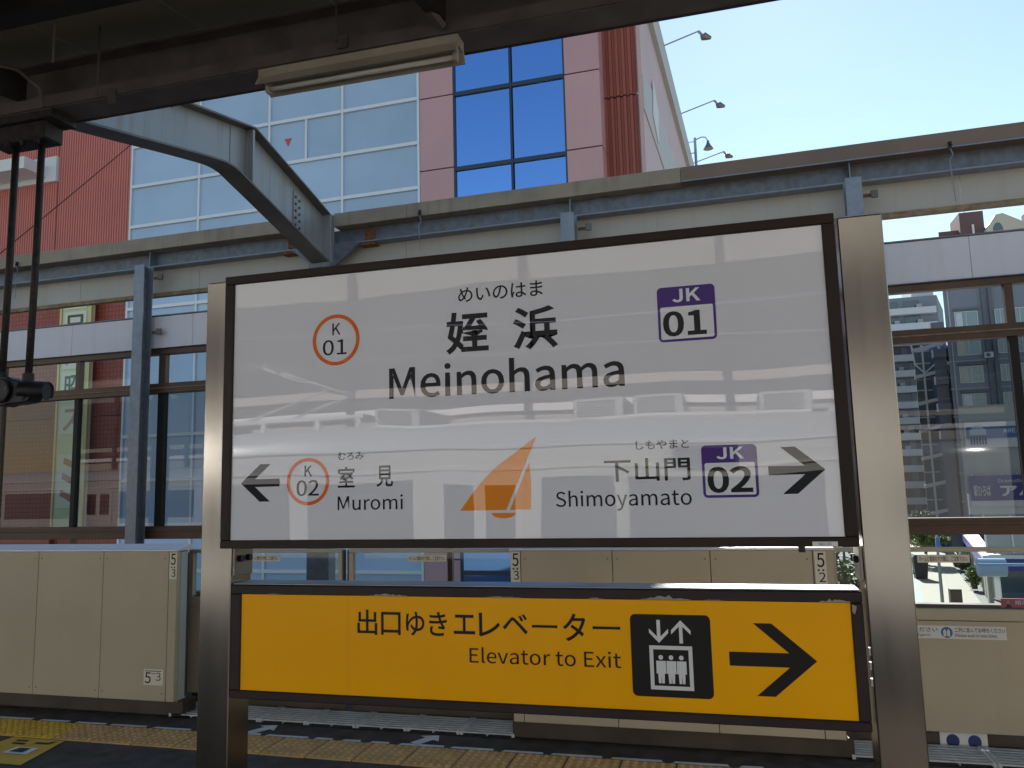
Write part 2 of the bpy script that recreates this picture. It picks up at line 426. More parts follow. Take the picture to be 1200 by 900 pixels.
MB().sheet([(-4.42, 4.15), (-4.33, 4.15), (-4.33, 4.175), (-4.42, 4.175)], .007, 'z').build('notice_mark', 'ink_matt', fs)

# drain grating along the door line
def grate_mesh(w):
    b = MB()
    for k in range(7):
        y = 4.80+k*.043
        b.box(0, w, y, y+.016, .015, .022)
    b.box(-.004, .014, 4.795, 5.08, .004, .026).box(w-.014, w+.004, 4.795, 5.08, .004, .026)
    b.box(w*.5-.004, w*.5+.004, 4.80, 5.07, .004, .012)
    return b
stripbed = MB().box(-3.82, -1.36, 4.78, 5.10, .0, .004).build('grate_trough', 'ink_matt', plat)
MB().box(.54, 3.4, 4.78, 5.10, .0, .004).build('grate_trough', 'ink_matt', plat)
g0 = grate_mesh(.34).build('drain_grate', 'grate_steel', plat); g0.location = (-3.80, 0, 0)
for xx in [-3.80+.352*k for k in range(1, 7)] + [.56+.352*k for k in range(8)]:
    c = again(g0, (0, 0, 0)); c.location = (xx, 0, 0)

# ================================================================== PLATFORM DOORS
def housing(x0, x1, seams, label, number_right=None, number_left=None):
    t = thing('platform_door_housing', label, 'door housing', ((x0+x1)/2, 4.87, 0), group='beige platform door housings')
    edges = [x0] + seams + [x1]
    for a, b in zip(edges[:-1], edges[1:]):
        box('front_panel', 'door_beige', t, a+.002, b-.002, 4.76, 4.80, .11, 1.118, bevel=.002)
    box('core', 'door_seam', t, x0+.006, x1-.006, 4.785, 4.875, .10, 1.116)
    box('end_panel', 'door_end', t, x1-.006, x1, 4.802, 4.885, .11, 1.112)
    box('end_panel', 'door_end', t, x0, x0+.006, 4.802, 4.885, .11, 1.112)
    MB().prism([(4.752, 1.119), (4.752, 1.133), (4.86, 1.165), (4.915, 1.158), (4.915, 1.119)], x0-.004, x1+.004).build('cap', 'door_cap', t, bevel=.003)
    box('plinth', 'plinth', t, x0-.02, x1+.04, 4.80, 4.95, .0045, .108, bevel=.006)
    box('plinth_lip', 'fascia_cream', t, x0, x1, 4.79, 4.799, .10, .109)
    sc_ = None
    for a, b in zip(edges[:-1], edges[1:]):
        for xx in ((a+.03, b-.03) if b-a > .2 else ()):
            for zz in (.16, 1.07):
                if sc_ is None: sc_ = MB().tube([(xx, 4.7605, zz), (xx, 4.7575, zz)], .006, 8).build('screw', 'steel_dull', t); q0 = (xx, zz)
                else: again(sc_, (xx-q0[0], 0, zz-q0[1]))
    box('end_seal', 'train_rubber', t, x1+.0005, x1+.006, 4.87, 4.884, .12, 1.10)
    return t
hl = housing(-7.6, -3.74, [-6.69, -6.09, -5.51, -4.937, -4.360, -3.808], 'beige platform door housing marked 5-3 at far left, beside the left sign post')
hm = housing(-1.335, .532, [-1.268, -.702, -.134, .423], 'beige platform door housing behind the signs, marked 5-3 and 5-2 at its ends')
def number_tag(t, x, big, small):
    p = MB().box(x-.03, x+.03, 4.757, 4.7595, .93, 1.112).build('number_tag', 'label_cream', t)
    write(big, x-.019, x+.021, 1.026, 1.104, 4.7555, 'ink_matt', p, .004)
    MB().sheet(disc_poly(x-.012, 1.010, .006, 8), 4.7555).build('dot', 'ink_matt', p)
    MB().sheet(disc_poly(x+.012, 1.010, .006, 8), 4.7555).build('dot', 'ink_matt', p)
    write(small, x-.012, x+.022, .945, .998, 4.7555, 'ink_matt', p, .002)
number_tag(hl, -3.772, '5', '3'); number_tag(hm, -1.300, '5', '3'); number_tag(hm, .462, '5', '2')
p = MB().box(-3.985, -3.828, 4.757, 4.7595, .215, .320).build('number_tag', 'label_cream', hl)
write('5', -3.975, -3.925, .226, .300, 4.7555, 'ink_matt', p, .003)
write('3', -3.885, -3.845, .246, .300, 4.7555, 'ink_matt', p)
MB().sheet([(-3.975, .306), (-3.84, .306), (-3.84, .311), (-3.975, .311)], 4.7555).build('rule', 'ink_matt', p)
for dx in (-3.915, -3.897): MB().sheet(disc_poly(dx, .292, .005, 8), 4.7555).build('dot', 'ink_matt', p)

def leaf(x0, x1, label, stickers=(), both=True):
    t = thing('sliding_platform_door', label, 'platform door', ((x0+x1)/2, 5.06, 0), group='glazed sliding platform doors')
    box('lower_panel', 'door_beige', t, x0, x1, 5.05, 5.10, .098, .700, bevel=.002)
    box('ledge', 'door_beige', t, x0-.001, x1+.001, 5.043, 5.105, .704, .768, bevel=.003)
    box('top_rail', 'door_beige', t, x0, x1, 5.045, 5.09, 1.083, 1.108, bevel=.003)
    box('stile', 'door_beige', t, x0, x0+.032, 5.046, 5.089, .769, 1.0825, bevel=.003)
    box('stile', 'door_beige', t, x1-.032, x1, 5.046, 5.089, .769, 1.0825, bevel=.003)
    pane = box('glass_pane', 'pane_door', t, x0+.033, x1-.033, 5.066, 5.072, .769, 1.0825)
    box('kick_plate', 'plinth', t, x0, x1, 5.11, 5.13, .0, .096)
    for xx in (x0-.012, x1+.001): box('edge_seal', 'train_rubber', t, xx, xx+.011, 5.05, 5.085, .10, 1.10)
    box('glazing_gasket', 'train_rubber', t, x0+.033, x1-.033, 5.062, 5.0655, .769, .777)
    for a, b in stickers:
        s = MB().box(a, b, 5.058, 5.0605, 1.022, 1.066).build('notice_strip', 'label_cream', t)
        write('ホームと電車のすき間に、ご注意下さい。', a+.008, b-.008, 1.030, 1.058, 5.0565, 'ink_matt', s, .002)
    return t
leaf(-3.86, -2.625, 'glazed sliding platform door beside the left post, white notice strip on its pane', [(-3.36, -3.125)])
leaf(-2.575, -1.345, 'glazed sliding platform door ending at the middle housing, notice strip near its right side', [(-2.135, -1.86)])
lr = leaf(.545, 1.86, 'glazed sliding platform door right of the right sign post, with blue waiting notice', [(1.016, 1.285)])
s = MB().box(.80, 1.43, 5.046, 5.0485, .603, .674).build('waiting_notice', 'label_white', lr)
write('ご注意ください', .86, 1.085, .640, .666, 5.0445, 'ink_matt', s, .002)
write('passengers!', .92, 1.045, .612, .630, 5.0445, 'ink_matt', s)
MB().sheet(disc_poly(1.131, .638, .030), 5.0445).build('notice_roundel', 'label_blue', s)
for dx in (-.011, .008):
    MB().sheet([(1.131+dx-.007, .617), (1.131+dx+.007, .617), (1.131+dx+.008, .645), (1.131+dx, .658), (1.131+dx-.008, .645)], 5.043).build('roundel_figure', 'label_white', s)
write('二列に並んでお待ちください', 1.172, 1.425, .640, .666, 5.0445, 'ink_matt', s, .002)
write('Please wait in two lines.', 1.172, 1.385, .614, .634, 5.0445, 'ink_matt', s)
s = MB().box(1.06, 1.30, 5.104, 5.1085, .012, .094).build('footprint_notice', 'label_white', lr)
for cx in (1.125, 1.235):
    MB().sheet(disc_poly(cx, .038, .034, 20, .036), 5.1025).build('notice_roundel', 'label_navy', s)

# ================================================================== SIGN POSTS AND SIGNS
for x0, lab in ((-1.642, 'brushed stainless steel post holding the left ends of both signs'), (.318, 'brushed stainless steel post holding the right ends of both signs')):
    t = thing('sign_post', lab, 'post', (x0+.055, 2.255, 0), group='steel posts of the sign stand')
    box('post_body', 'steel_post', t, x0, x0+.111, 2.2, 2.311, 0, 2.216, bevel=.003)
    box('post_cap', 'steel_edge', t, x0+.001, x0+.110, 2.201, 2.310, 2.2165, 2.220, bevel=.001)
    sx = x0+.111 if x0 < 0 else x0
    d = 1 if x0 < 0 else -1
    for zz in (1.30, 1.36) if x0 < 0 else (1.30,):
        pass
    a, b = sorted((sx+d*.001, sx+d*.010))
    br = box('bracket', 'steel_dull', t, a, b, 2.205, 2.305, 1.262, 1.350, bevel=.002)
    for yy in (2.23, 2.275):
        MB().tube([(sx+d*.0105, yy, 1.315), (sx+d*.022, yy, 1.315)], .011, 6).build('bolt', 'black_metal', br)
    for zz in (1.005, 1.045, 1.08):
        if x0 > 0: box('shim', 'steel_edge', t, x0-.006, x0-.001, 2.203, 2.215, zz, zz+.018)

# -- station name sign
FY = 2.14
ns = thing('station_name_sign', 'large white station name sign in dark brown frame reading Meinohama', 'station sign', (-.615, 2.2, 1.353))
X0, X1, Z0, Z1 = -1.5305, .3025, 1.353, 2.2135
xi0, xi1, zi0, zi1 = -1.4985, .2710, 1.3775, 2.1865
box('frame_rail', 'frame_brown', ns, X0, X1, FY, 2.275, zi1, Z1, bevel=.002)
box('frame_rail', 'frame_brown', ns, X0, X1, FY, 2.275, Z0, zi0, bevel=.002)
box('frame_stile', 'frame_brown', ns, X0, xi0, FY, 2.275, zi0+.0003, zi1-.0003, bevel=.002)
box('frame_stile', 'frame_brown', ns, xi1, X1, FY, 2.275, zi0+.0003, zi1-.0003, bevel=.002)
panel = box('sign_panel', 'sign_white', ns, xi0+.0005, xi1-.0005, 2.148, 2.155, zi0+.0005, zi1-.0005)
box('back_panel', 'sign_white', ns, xi0+.0005, xi1-.0005, 2.26, 2.268, zi0+.0005, zi1-.0005)
T = 2.1472
# a sheet barely in front of the panel
write('めいのはま', -.7415, -.4855, 2.063, 2.108, T, 'ink_black', panel, .003)
write('姪', -.7815, -.6505, 1.9095, 2.034, T, 'ink_black', panel, .008)
write('浜', -.577, -.4455, 1.9085, 2.033, T, 'ink_black', panel, .008)
write('Meinohama', -.9635, -.2625, 1.7875, 1.888, T, 'ink_black', panel, .0045)
def line_badge(cx, cz, ro, top, low, kx, kz, nx, nz):
    g = ring(cx, cz, ro, ro*.855, T).build('number_ring', 'ink_orange', panel)
    write(top, kx[0], kx[1], kz[0], kz[1], T, 'ink_black', g, .002); write(low, nx[0], nx[1], nz[0], nz[1], T, 'ink_black', g, .002)
line_badge(-1.1395, 1.981, .0795, 'K', '01', (-1.152, -1.124), (1.996, 2.033), (-1.184, -1.104), (1.934, 1.982))
line_badge(-1.232, 1.5515, .0715, 'K', '02', (-1.2435, -1.218), (1.567, 1.600), (-1.270, -1.195), (1.508, 1.556))
def square_badge(x0, x1, z0, z1, zh, top, low, jx, jz, nx, nz):
    o = MB().sheet(rounded(x0, x1, z0, z1, .012), T).build('number_square', 'ink_purple', panel)
    MB().sheet(rounded(x0+.007, x1-.007, z0+.007, zh, .005), T-.0006).build('square_field', 'ink_white', o)
    write(top, jx[0], jx[1], jz[0], jz[1], T-.0006, 'ink_white', o, .009)
    write(low, nx[0], nx[1], nz[0], nz[1], T-.0012, 'ink_black', o, .010)
square_badge(-.164, -.0095, 1.902, 2.054, 1.9985, 'JK', '01', (-.123, -.048), (2.010, 2.047), (-.151, -.036), (1.916, 1.986))
square_badge(-.0685, .0725, 1.480, 1.6175, 1.571, 'JK', '02', (-.030, .040), (1.580, 1.611), (-.056, .058), (1.492, 1.561))
MB().sheet(arrow_poly(-1.4638, -1.3288, 1.5512, 1.6085, 1.4940, .0118, .036), T).build('arrow', 'ink_black', panel)
MB().sheet(arrow_poly(.2366, .0985, 1.5465, 1.6068, 1.4862, .0112, .036), T).build('arrow', 'ink_black', panel)
write('むろみ', -1.132, -1.0475, 1.6125, 1.636, T, 'ink_black', panel, .002)
write('室', -1.132, -1.076, 1.5305, 1.5925, T, 'ink_black', panel, .004)
write('見', -1.006, -.953, 1.5305, 1.5925, T, 'ink_black', panel, .004)
write('Muromi', -1.132, -.922, 1.4635, 1.507, T, 'ink_black', panel, .001)
write('しもやまと', -.2396, -.099, 1.6126, 1.6370, T, 'ink_black', panel, .002)
write('下山門', -.3288, -.0988, 1.5278, 1.5896, T, 'ink_black', panel, .004)
write('Shimoyamato', -.4665, -.0990, 1.4505, 1.5070, T, 'ink_black', panel, .001)
def curve(pts, n=6):
    """Catmull-Rom through pts."""
    o = []
    q = [pts[0]]+list(pts)+[pts[-1]]
    for i in range(1, len(q)-2):
        a, b, c, d = (Vector(p) for p in q[i-1:i+3])
        for k in range(n):
            t = k/n
            o.append(tuple(.5*((2*b)+(c-a)*t+(2*a-5*b+4*c-d)*t*t+(3*b-a-3*c+d)*t**3)))
    return o+[tuple(pts[-1])]
logo = MB().sheet(curve([(-.5166, 1.6598), (-.5866, 1.6120), (-.6440, 1.5714), (-.6980, 1.5168), (-.7459, 1.4566)])+[(-.6095, 1.4571)], T).build('sail_emblem', 'ink_sail', panel)
MB().sheet([(-.5394, 1.5882), (-.5979, 1.4575), (-.5389, 1.4572), (-.5365, 1.490), (-.5365, 1.535)], T).build('jib', 'ink_sail', logo)
MB().sheet([(-.6530, 1.4488)]+[(-.617+.036*math.cos(R(a)), 1.4488+.0150*math.sin(R(a))) for a in range(195, 346, 15)]+[(-.5809, 1.4489)], T).build('hull', 'ink_sail', logo)
pl = box('number_plate', 'label_white', ns, .192, .2515, 2.1375, 2.1395, 1.3545, 1.3665)
write('NO.33', .208, .236, 1.3575, 1.3640, 2.1369, 'ink_matt', pl)
MB().box(.160, .176, 2.16, 2.18, 1.338, 1.3525).build('latch', 'black_metal', ns)

# -- lower elevator sign
es = thing('elevator_sign', 'yellow illuminated-box style sign reading Elevator to Exit below the station name', 'direction sign', (-.61, 2.25, .894))
es['label'] = 'yellow box sign reading Elevator to Exit, hung below the white station sign'
A0, A1, B0, B1 = -1.5295, .3070, .8945, 1.2365
a0, a1, b0, b1 = -1.4945, .2790, .9190, 1.2082
box('frame_rail', 'frame_aubergine', es, A0, A1, 2.2, 2.305, b1, B1, bevel=.003)
box('frame_rail', 'frame_aubergine', es, A0, A1, 2.2, 2.305, B0, b0, bevel=.003)
box('frame_stile', 'frame_aubergine', es, A0, a0, 2.2, 2.305, b0+.0003, b1-.0003, bevel=.003)
box('frame_stile', 'frame_aubergine', es, a1, A1, 2.2, 2.305, b0+.0003, b1-.0003, bevel=.003)
lid = box('lid', 'steel_edge', es, A0+.004, A1-.004, 2.206, 2.300, B1+.0005, B1+.004, bevel=.001)
yp = box('sign_panel', 'sign_yellow', es, a0+.0005, a1-.0005, 2.2075, 2.213, b0+.0005, b1-.0005)
box('back_panel', 'sign_yellow', es, a0+.0005, a1-.0005, 2.293, 2.299, b0+.0005, b1-.0005)
MB().box(-1.1295, -1.1285, 2.2068, 2.2074, b0+.001, b1-.001).build('face_joint', 'paint_yellow', yp)
T = 2.2068
jp = '出口ゆきエレベーター'
xs = [(-1.097, -1.034), (-1.022, -.961), (-.945, -.888), (-.874, -.820), (-.800, -.737), (-.726, -.664), (-.657, -.585), (-.573, -.502), (-.487, -.424), (-.405, -.331)]
zs = [(1.095, 1.168), (1.096, 1.162), (1.096, 1.164), (1.097, 1.165), (1.104, 1.159), (1.099, 1.165), (1.108, 1.163), (1.127, 1.135), (1.093, 1.168), (1.127, 1.135)]
sc = (-.3107+1.097)/(-.331+1.097)
for ch, (p, q), (zz0, zz1) in zip(jp, xs, zs):
    write(ch, -1.097+(p+1.097)*sc, -1.097+(q+1.097)*sc, zz0, zz1, T, 'ink_matt', yp, .004)
write('Elevator to Exit', -.7455, -.3118, 1.0255, 1.0695, T, 'ink_matt', yp, .001)
pic = MB().sheet(rounded(-.2835, -.0712, .9555, 1.1698, .014), T).build('pictogram', 'ink_matt', yp)
T2 = T-.0006
def small_arrow(cx, z0, z1, up):
    h = (z1-z0); w = .0255; th = .0075; s_ = 1 if up else -1
    zt = z1 if up else z0
    P_ = [(0, 0), (w, -.026), (w, -.037), (th*.62, -.0165), (th*.62, -h), (-th*.62, -h), (-th*.62, -.0165), (-w, -.037), (-w, -.026)]
    MB().sheet([(cx+px, zt+s_*pz) for px, pz in P_], T2).build('pictogram_arrow', 'label_white', pic)
small_arrow(-.2078, 1.0955, 1.1555, False); small_arrow(-.1490, 1.0955, 1.1555, True)
e0, e1, f0, f1 = -.2345, -.1215, .9745, 1.0885
for d in ((e0, e1, f1-.010, f1), (e0, e1, f0, f0+.010), (e0, e0+.010, f0+.0101, f1-.0101), (e1-.010, e1, f0+.0101, f1-.0101)):
    MB().sheet([(d[0], d[2]), (d[1], d[2]), (d[1], d[3]), (d[0], d[3])], T2).build('car_outline', 'label_white', pic)
for cx in (-.2050, -.1780, -.1510):
    MB().sheet(disc_poly(cx, 1.0580, .0062, 14), T2).build('passenger_head', 'label_white', pic)
    MB().sheet([(cx-.0125, 1.049), (cx+.0125, 1.049), (cx+.0128, 1.016), (cx+.0088, 1.016), (cx+.0075, .991), (cx+.001, .991), (cx, 1.012), (cx-.001, .991), (cx-.0075, .991), (cx-.0088, 1.016), (cx-.0128, 1.016)], T2).build('passenger', 'label_white', pic)
MB().sheet(arrow_poly(.1894, -.0270, 1.0605, 1.1521, .9689, .0178, .046), T).build('arrow', 'ink_matt', yp)
def chip(x, z, w, h, n=14):
    pts = [(x+w*k/n, z+h*(.25+.75*random.random())*math.sin(math.pi*(k+.3)/(n+.6))) for k in range(n+1)]
    pts = [(x+w, z)] + pts[::-1][1:-1] + [(x, z)]
    MB().sheet(pts, 2.1988).build('paint_chip', 'paint_chip', es)
for a in ((-1.06, 1.2095, .13, .007), (-.70, 1.2095, .12, .004), (-.255, 1.2095, .14, .013), (-.09, 1.2095, .06, .003), (.20, 1.2095, .08, .010), (-1.40, 1.2095, .05, .003), (-.40, 1.2095, .05, .004)):
    chip(*a)
MB().sheet([(.281, 1.205), (.292, 1.200), (.290, 1.190), (.286, 1.180), (.281, 1.186)], 2.1988).build('paint_chip', 'paint_chip', es)

# ================================================================== TRACKSIDE WALL (its own frame)
WL, WR = -15.0, 8.0
tw = thing('trackside_wall', 'tall steel framed windscreen wall with brown windows beyond the track', 'wall', (0, 8.9, -1.2), WROT)
box('parapet', 'concrete', tw, WL, WR, 8.80, 9.0, -1.2, .17)
box('parapet_rail', 'window_brown', tw, WL, WR, 8.83, 8.95, .172, .245)
MULL = [-14.4, -13.05, -11.7, -10.35, -8.97, -7.54, -6.25, -4.95, -3.4, -1.85, -.3, 1.28, 2.645, 4.0, 5.4, 6.8]
def rail_run(name, m, y0, y1, z0, z1, cuts=()):
    ed = [WL]+list(cuts)+[WR]
    for a, b in zip(ed[:-1], ed[1:]): box(name, m, tw, a+.0015, b-.0015, y0, y1, z0, z1, bevel=.003)
SEAMS = [-12.2, -9.07, -7.07+.03, -3.95, -.8, 2.33, 5.46]
rail_run('sill_rail', 'window_brown', 8.79, 8.93, .92, 1.085, [-7.7, -1.85, 4.4])
rail_run('sill_lip', 'window_brown', 8.765, 8.7895, 1.02, 1.045)
rail_run('middle_rail', 'window_brown', 8.80, 8.92, 2.865, 3.0, [-7.7, -1.85, 4.4])
rail_run('rail_lip', 'rust_edge', 8.785, 8.799, 2.925, 2.94)
rail_run('head_rail', 'window_brown', 8.81, 8.92, 3.40, 3.475, [-7.7, -1.85, 4.4])
rail_run('white_panel', 'panel_white', 8.79, 8.90, 3.487, 3.925, SEAMS)
rail_run('drip_edge', 'galvanised', 8.775, 8.91, 3.928, 3.945)
rail_run('drip_edge', 'galvanised', 8.775, 8.91, 3.4765, 3.485)
rail_run('fascia_panel', 'fascia_cream', 8.90, 8.93, 4.29, 4.62, SEAMS)
rail_run('fascia_edge', 'rust_edge', 8.87, 8.95, 4.232, 4.288)
rail_run('beam_web', 'galvanised', 8.86, 8.88, 4.635, 4.845, [-4.93, ])
rail_run('beam_flange', 'galv_light', 8.74, 9.0, 4.615, 4.634, [-4.93, ])
box('gutter', 'coping', tw, WL, -5.10, 8.68, 9.05, 4.848, 5.03, bevel=.004)
for a, b in ((-4.87, -3.85), (-3.85, -.5)): box('gutter', 'coping', tw, a, b-.003, 8.70, 9.05, 4.848, 5.025, bevel=.004)
box('gutter', 'coping_brown', tw, -.5, WR, 8.70, 9.05, 4.850, 5.025, bevel=.004)
box('gutter_light_line', 'galv_light', tw, -.5, WR, 8.682, 8.698, 4.846, 4.858)  # pale strip draws the thin line of sunlight leaking under the brown gutter
for k in range(len(MULL)-1):
    a, b = MULL[k]+.04, MULL[k+1]-.04
    box('glass_pane', 'pane_clear', tw, a, b, 8.858, 8.866, 3.002, 3.398)
    box('glass_pane', 'pane_tint', tw, a, b, 8.858, 8.866, 1.087, 2.863)
for k, xm in enumerate(MULL):
    w = .038 if k != 5 else .055
    box('mullion', 'window_brown', tw, xm-w, xm+w, 8.82, 8.90, 3.0015, 3.3985, bevel=.002)
    box('mullion', 'ink_matt' if k in (4, 5, 12) else 'window_brown', tw, xm-w, xm+w, 8.82, 8.90, 1.0865, 2.8635, bevel=.002)
    if k % 2 == 0: box('lower_mullion', 'window_brown', tw, xm-.03, xm+.03, 8.84, 8.90, .2465, .9185)
for xp in (-10.8, -7.74, -1.79, 1.26, 4.3):
    # H-section posts standing in front of the wall
    x0 = xp-.08
    box('post_flange', 'galv_light', tw, x0, x0+.16, 8.56, 8.575, -1.2, 4.612)
    box('post_web', 'galvanised', tw, x0+.072, x0+.088, 8.576, 8.72, -1.2, 4.612)
    box('post_flange', 'galv_light', tw, x0, x0+.16, 8.7205, 8.735, -1.2, 4.612)
    box('stiffener', 'galv_light', tw, xp-.006, xp+.006, 8.745, 8.858, 4.636, 4.844)
    for zz in (4.46, 3.70):
        bk = box('bracket', 'rust', tw, x0+.165, x0+.30, 8.735, 8.76, zz-.015, zz+.015)
        box('bracket_block', 'flange_dark', tw, x0+.26, x0+.33, 8.70, 8.7345, zz-.04, zz+.04, bevel=.004)
# hooks with hanging cords
for xh, zt, ln in ((-3.66, 4.87, .48), (2.21, 4.86, .60), (-10.0, 4.88, .5)):
    hk = MB().tube([(xh, 8.66, zt+.03), (xh, 8.65, zt), (xh, 8.66, zt-.03)], .022, 6).build('hook', 'black_metal', tw)
    MB().tube([(xh, 8.66, zt-.03), (xh+.02, 8.655, zt-.10), (xh-.015, 8.655, zt-.16), (xh+.005, 8.66, zt-ln)], .006, 5).build('hook_wire', 'galv_light', hk)
ad = box('advert_board', 'sign_red', tw, 2.29, 2.95, 8.775, 8.79, .175, .315)
MB().sheet(disc_poly(2.35, .282, .014, 12, .018), 8.7738).build('portrait_head', 'skin', ad)
MB().sheet([(2.315, .178), (2.325, .235), (2.34, .262), (2.36, .262), (2.378, .235), (2.395, .20), (2.385, .178)], 8.7742).build('portrait_suit', 'cloth_dark', ad)
write('婚活パーティー', 2.405, 2.80, .258, .300, 8.7735, 'label_white', ad, .003)
MB().sheet([(2.42, .182), (2.94, .182), (2.94, .205), (2.42, .205)], 8.7738).build('advert_stripe', 'label_cream', ad)

# ================================================================== CANOPY ARM across the track
XA = -4.99
arm = thing('canopy_arm', 'bent grey steel beam reaching from the dark canopy to the far wall', 'steel beam', (XA, 8.8, -1.2), WROT)
low = curve([(4.45, 4.42), (5.17, 4.575), (6.2, 4.80), (6.62, 4.865), (6.95, 4.80), (7.5, 4.66), (8.28, 4.455), (8.62, 4.37)], 5)
top = [(4.45, 4.90), (5.85, 5.18), (7.02, 5.42), (8.25, 5.09), (8.62, 4.985)]
web = low + top[::-1]
MB().prism(web, XA-.008, XA+.008).build('web', 'arm_paint', arm)
def flange(path, t, name, m, w=.12):
    up = [(y, z+t) for y, z in path]
    MB().prism(list(path)+up[::-1], XA-w, XA+w).build(name, m, arm)
flange([(y, z-.0205) for y, z in low], .02, 'lower_flange', 'flange_dark')
flange([(y, z+.0005) for y, z in top], .02, 'upper_flange', 'flange_dark')
MB().prism([(6.98, 4.80), (7.01, 4.80), (7.01, 5.40), (6.98, 5.40)], XA+.0085, XA+.11).build('stiffener', 'arm_paint', arm)
MB().prism([(6.72, 4.87), (6.73, 4.87), (6.73, 5.34), (6.72, 5.34)], XA+.0085, XA+.014).build('weld_plate', 'galv_light', arm)
sp = MB().prism([(7.93, 4.62), (8.09, 4.57), (8.09, 5.03), (7.93, 5.08)], XA+.0085, XA+.02).build('splice_plate', 'arm_paint', arm)
for yy in (7.97, 8.05):
    for k in range(5):
        z = 4.66+k*.085-(yy-7.97)*.3
        MB().tube([(XA+.0205, yy, z), (XA+.036, yy, z)], .017, 6).build('bolt', 'flange_dark', sp)
box('end_box', 'arm_paint', arm, XA-.12, XA+.12, 8.622, 8.73, 4.36, 5.0, bevel=.004)
box('column', 'galvanised', arm, XA-.15, XA+.15, 8.56, 8.73, -1.2, 4.355, bevel=.004)
for s_, nm in ((-1, 'left'), (1, 'right')):
    x = XA+s_*.56
    gp = box('gusset', 'rust', arm, x-.07, x+.07, 8.842, 8.858, 4.66, 4.82)
    for i in (-.035, .035):
        for z in (4.69, 4.74, 4.79):
            MB().tube([(x+i, 8.8415, z), (x+i, 8.826, z)], .014, 6).build('bolt', 'rust', gp)
    box('bolt_strip', 'rust', arm, x-.11, x+.11, 8.76, 8.9, 4.585, 4.6145)
    hx = sorted((XA+s_*.125, XA+s_*.50))
    MB().prism([(XA+s_*.125, 4.36), (XA+s_*.17, 4.36), (XA+s_*.48, 4.60), (XA+s_*.44, 4.612), (XA+s_*.125, 4.612)], 8.70, 8.745, 'y').build('haunch', 'galvanised', arm)

# ================================================================== PLATFORM CANOPY
cp = thing('platform_canopy', 'dark platform canopy overhead with steel beams and boarded underside', 'canopy', (0, 0, 0))
def roof_z(y): return 3.86+.155*abs(y)
box('edge_beam_flange', 'canopy_beam', cp, -14, 6.5, 3.90, 4.10, 4.035, 4.052)
box('edge_beam_web', 'canopy_beam', cp, -14, 6.5, 3.985, 4.0, 4.0525, 4.3495)
box('edge_beam_flange', 'canopy_beam', cp, -14, 6.5, 3.90, 4.10, 4.35, 4.366)
box('angle_rail', 'canopy_beam', cp, -14, 6.5, 3.885, 3.898, 4.040, 4.118)
box('edge_trim', 'canopy_dark', cp, -14, 6.5, 4.101, 4.118, 4.03, 4.40)
for yp_ in (3.25, 2.5, 1.7, .9, 0.1):
    z = roof_z(yp_)-.01
    box('purlin', 'canopy_dark', cp, -14, 6.5, yp_-.06, yp_+.06, z-.17, z-.02)
# soffit boards between purlins, running across
nb = 0
bd = None
for s_ in (1, -1):
    for k in range(23):
        x0 = -14+k*.91
        b = MB()
        y1 = 4.15 if s_ > 0 else .75
        b.v = [(x0+.006, .02*s_, roof_z(0)-.015), (x0+.904, .02*s_, roof_z(0)-.015), (x0+.904, s_*y1, roof_z(y1)-.015), (x0+.006, s_*y1, roof_z(y1)-.015),
               (x0+.006, .02*s_, roof_z(0)+.02), (x0+.904, .02*s_, roof_z(0)+.02), (x0+.904, s_*y1, roof_z(y1)+.02), (x0+.006, s_*y1, roof_z(y1)+.02)]
        b.f = [(0, 1, 2, 3), (4, 5, 6, 7), (0, 1, 5, 4), (1, 2, 6, 5), (2, 3, 7, 6), (3, 0, 4, 7)]
        b.build('soffit_board', 'canopy_soffit', cp)
for xr in (-8.4, -4.35, -1.42, 1.7, 4.8):
    z = lambda y: roof_z(y)-.19
    MB().prism([(-.58, z(.58)-.16), (0, z(0)-.2), (3.88, z(3.88)-.16), (3.88, z(3.88)), (0, z(0)), (-.58, z(.58))], xr-.035, xr+.035).build('rafter', 'canopy_dark', cp)
MB().tube([(-1.62, 3.2, 4.33), (-1.40, 3.86, 4.07)], .03, 6).build('brace', 'canopy_beam', cp)
box('rear_edge_beam', 'canopy_beam', cp, -14, 6.5, -.72, -.60, 3.70, 4.0)
for xc, yc, zb in ((-3.55, 3.35, 3.95), (-3.62, 3.75, 3.98), (-2.02, 3.8, 4.06)):
    MB().tube([(xc, yc, zb), (xc, yc, roof_z(yc)-.01)], .008, 6).build('hanger_rod', 'canopy_beam', cp)
MB().box(-3.66, -3.60, 3.87, 3.884, 3.98, 4.07).build('clip', 'steel_dull', cp)
MB().box(-2.05, -1.99, 3.87, 3.884, 4.06, 4.14).build('clip', 'steel_dull', cp)
MB().tube([(-4.75, 3.5, 4.28), (-4.45, 3.6, 4.26), (-4.22, 3.72, 4.22), (-4.12, 3.80, 4.12), (-4.10, 3.82, 4.0)], .014, 6).build('conduit', 'canopy_beam', cp)
MB().tube([(-4.70, 3.4, 4.20), (-4.60, 3.6, 4.15), (-4.52, 3.75, 4.0)], .014, 6).build('conduit', 'canopy_beam', cp)
for xc, yc in ((-5.2, -.2), (1.2, -.2), (5.2, -.2)):
    box('column', 'canopy_beam', cp, xc-.12, xc+.12, yc-.12, yc+.12, 0, roof_z(0)-.2)

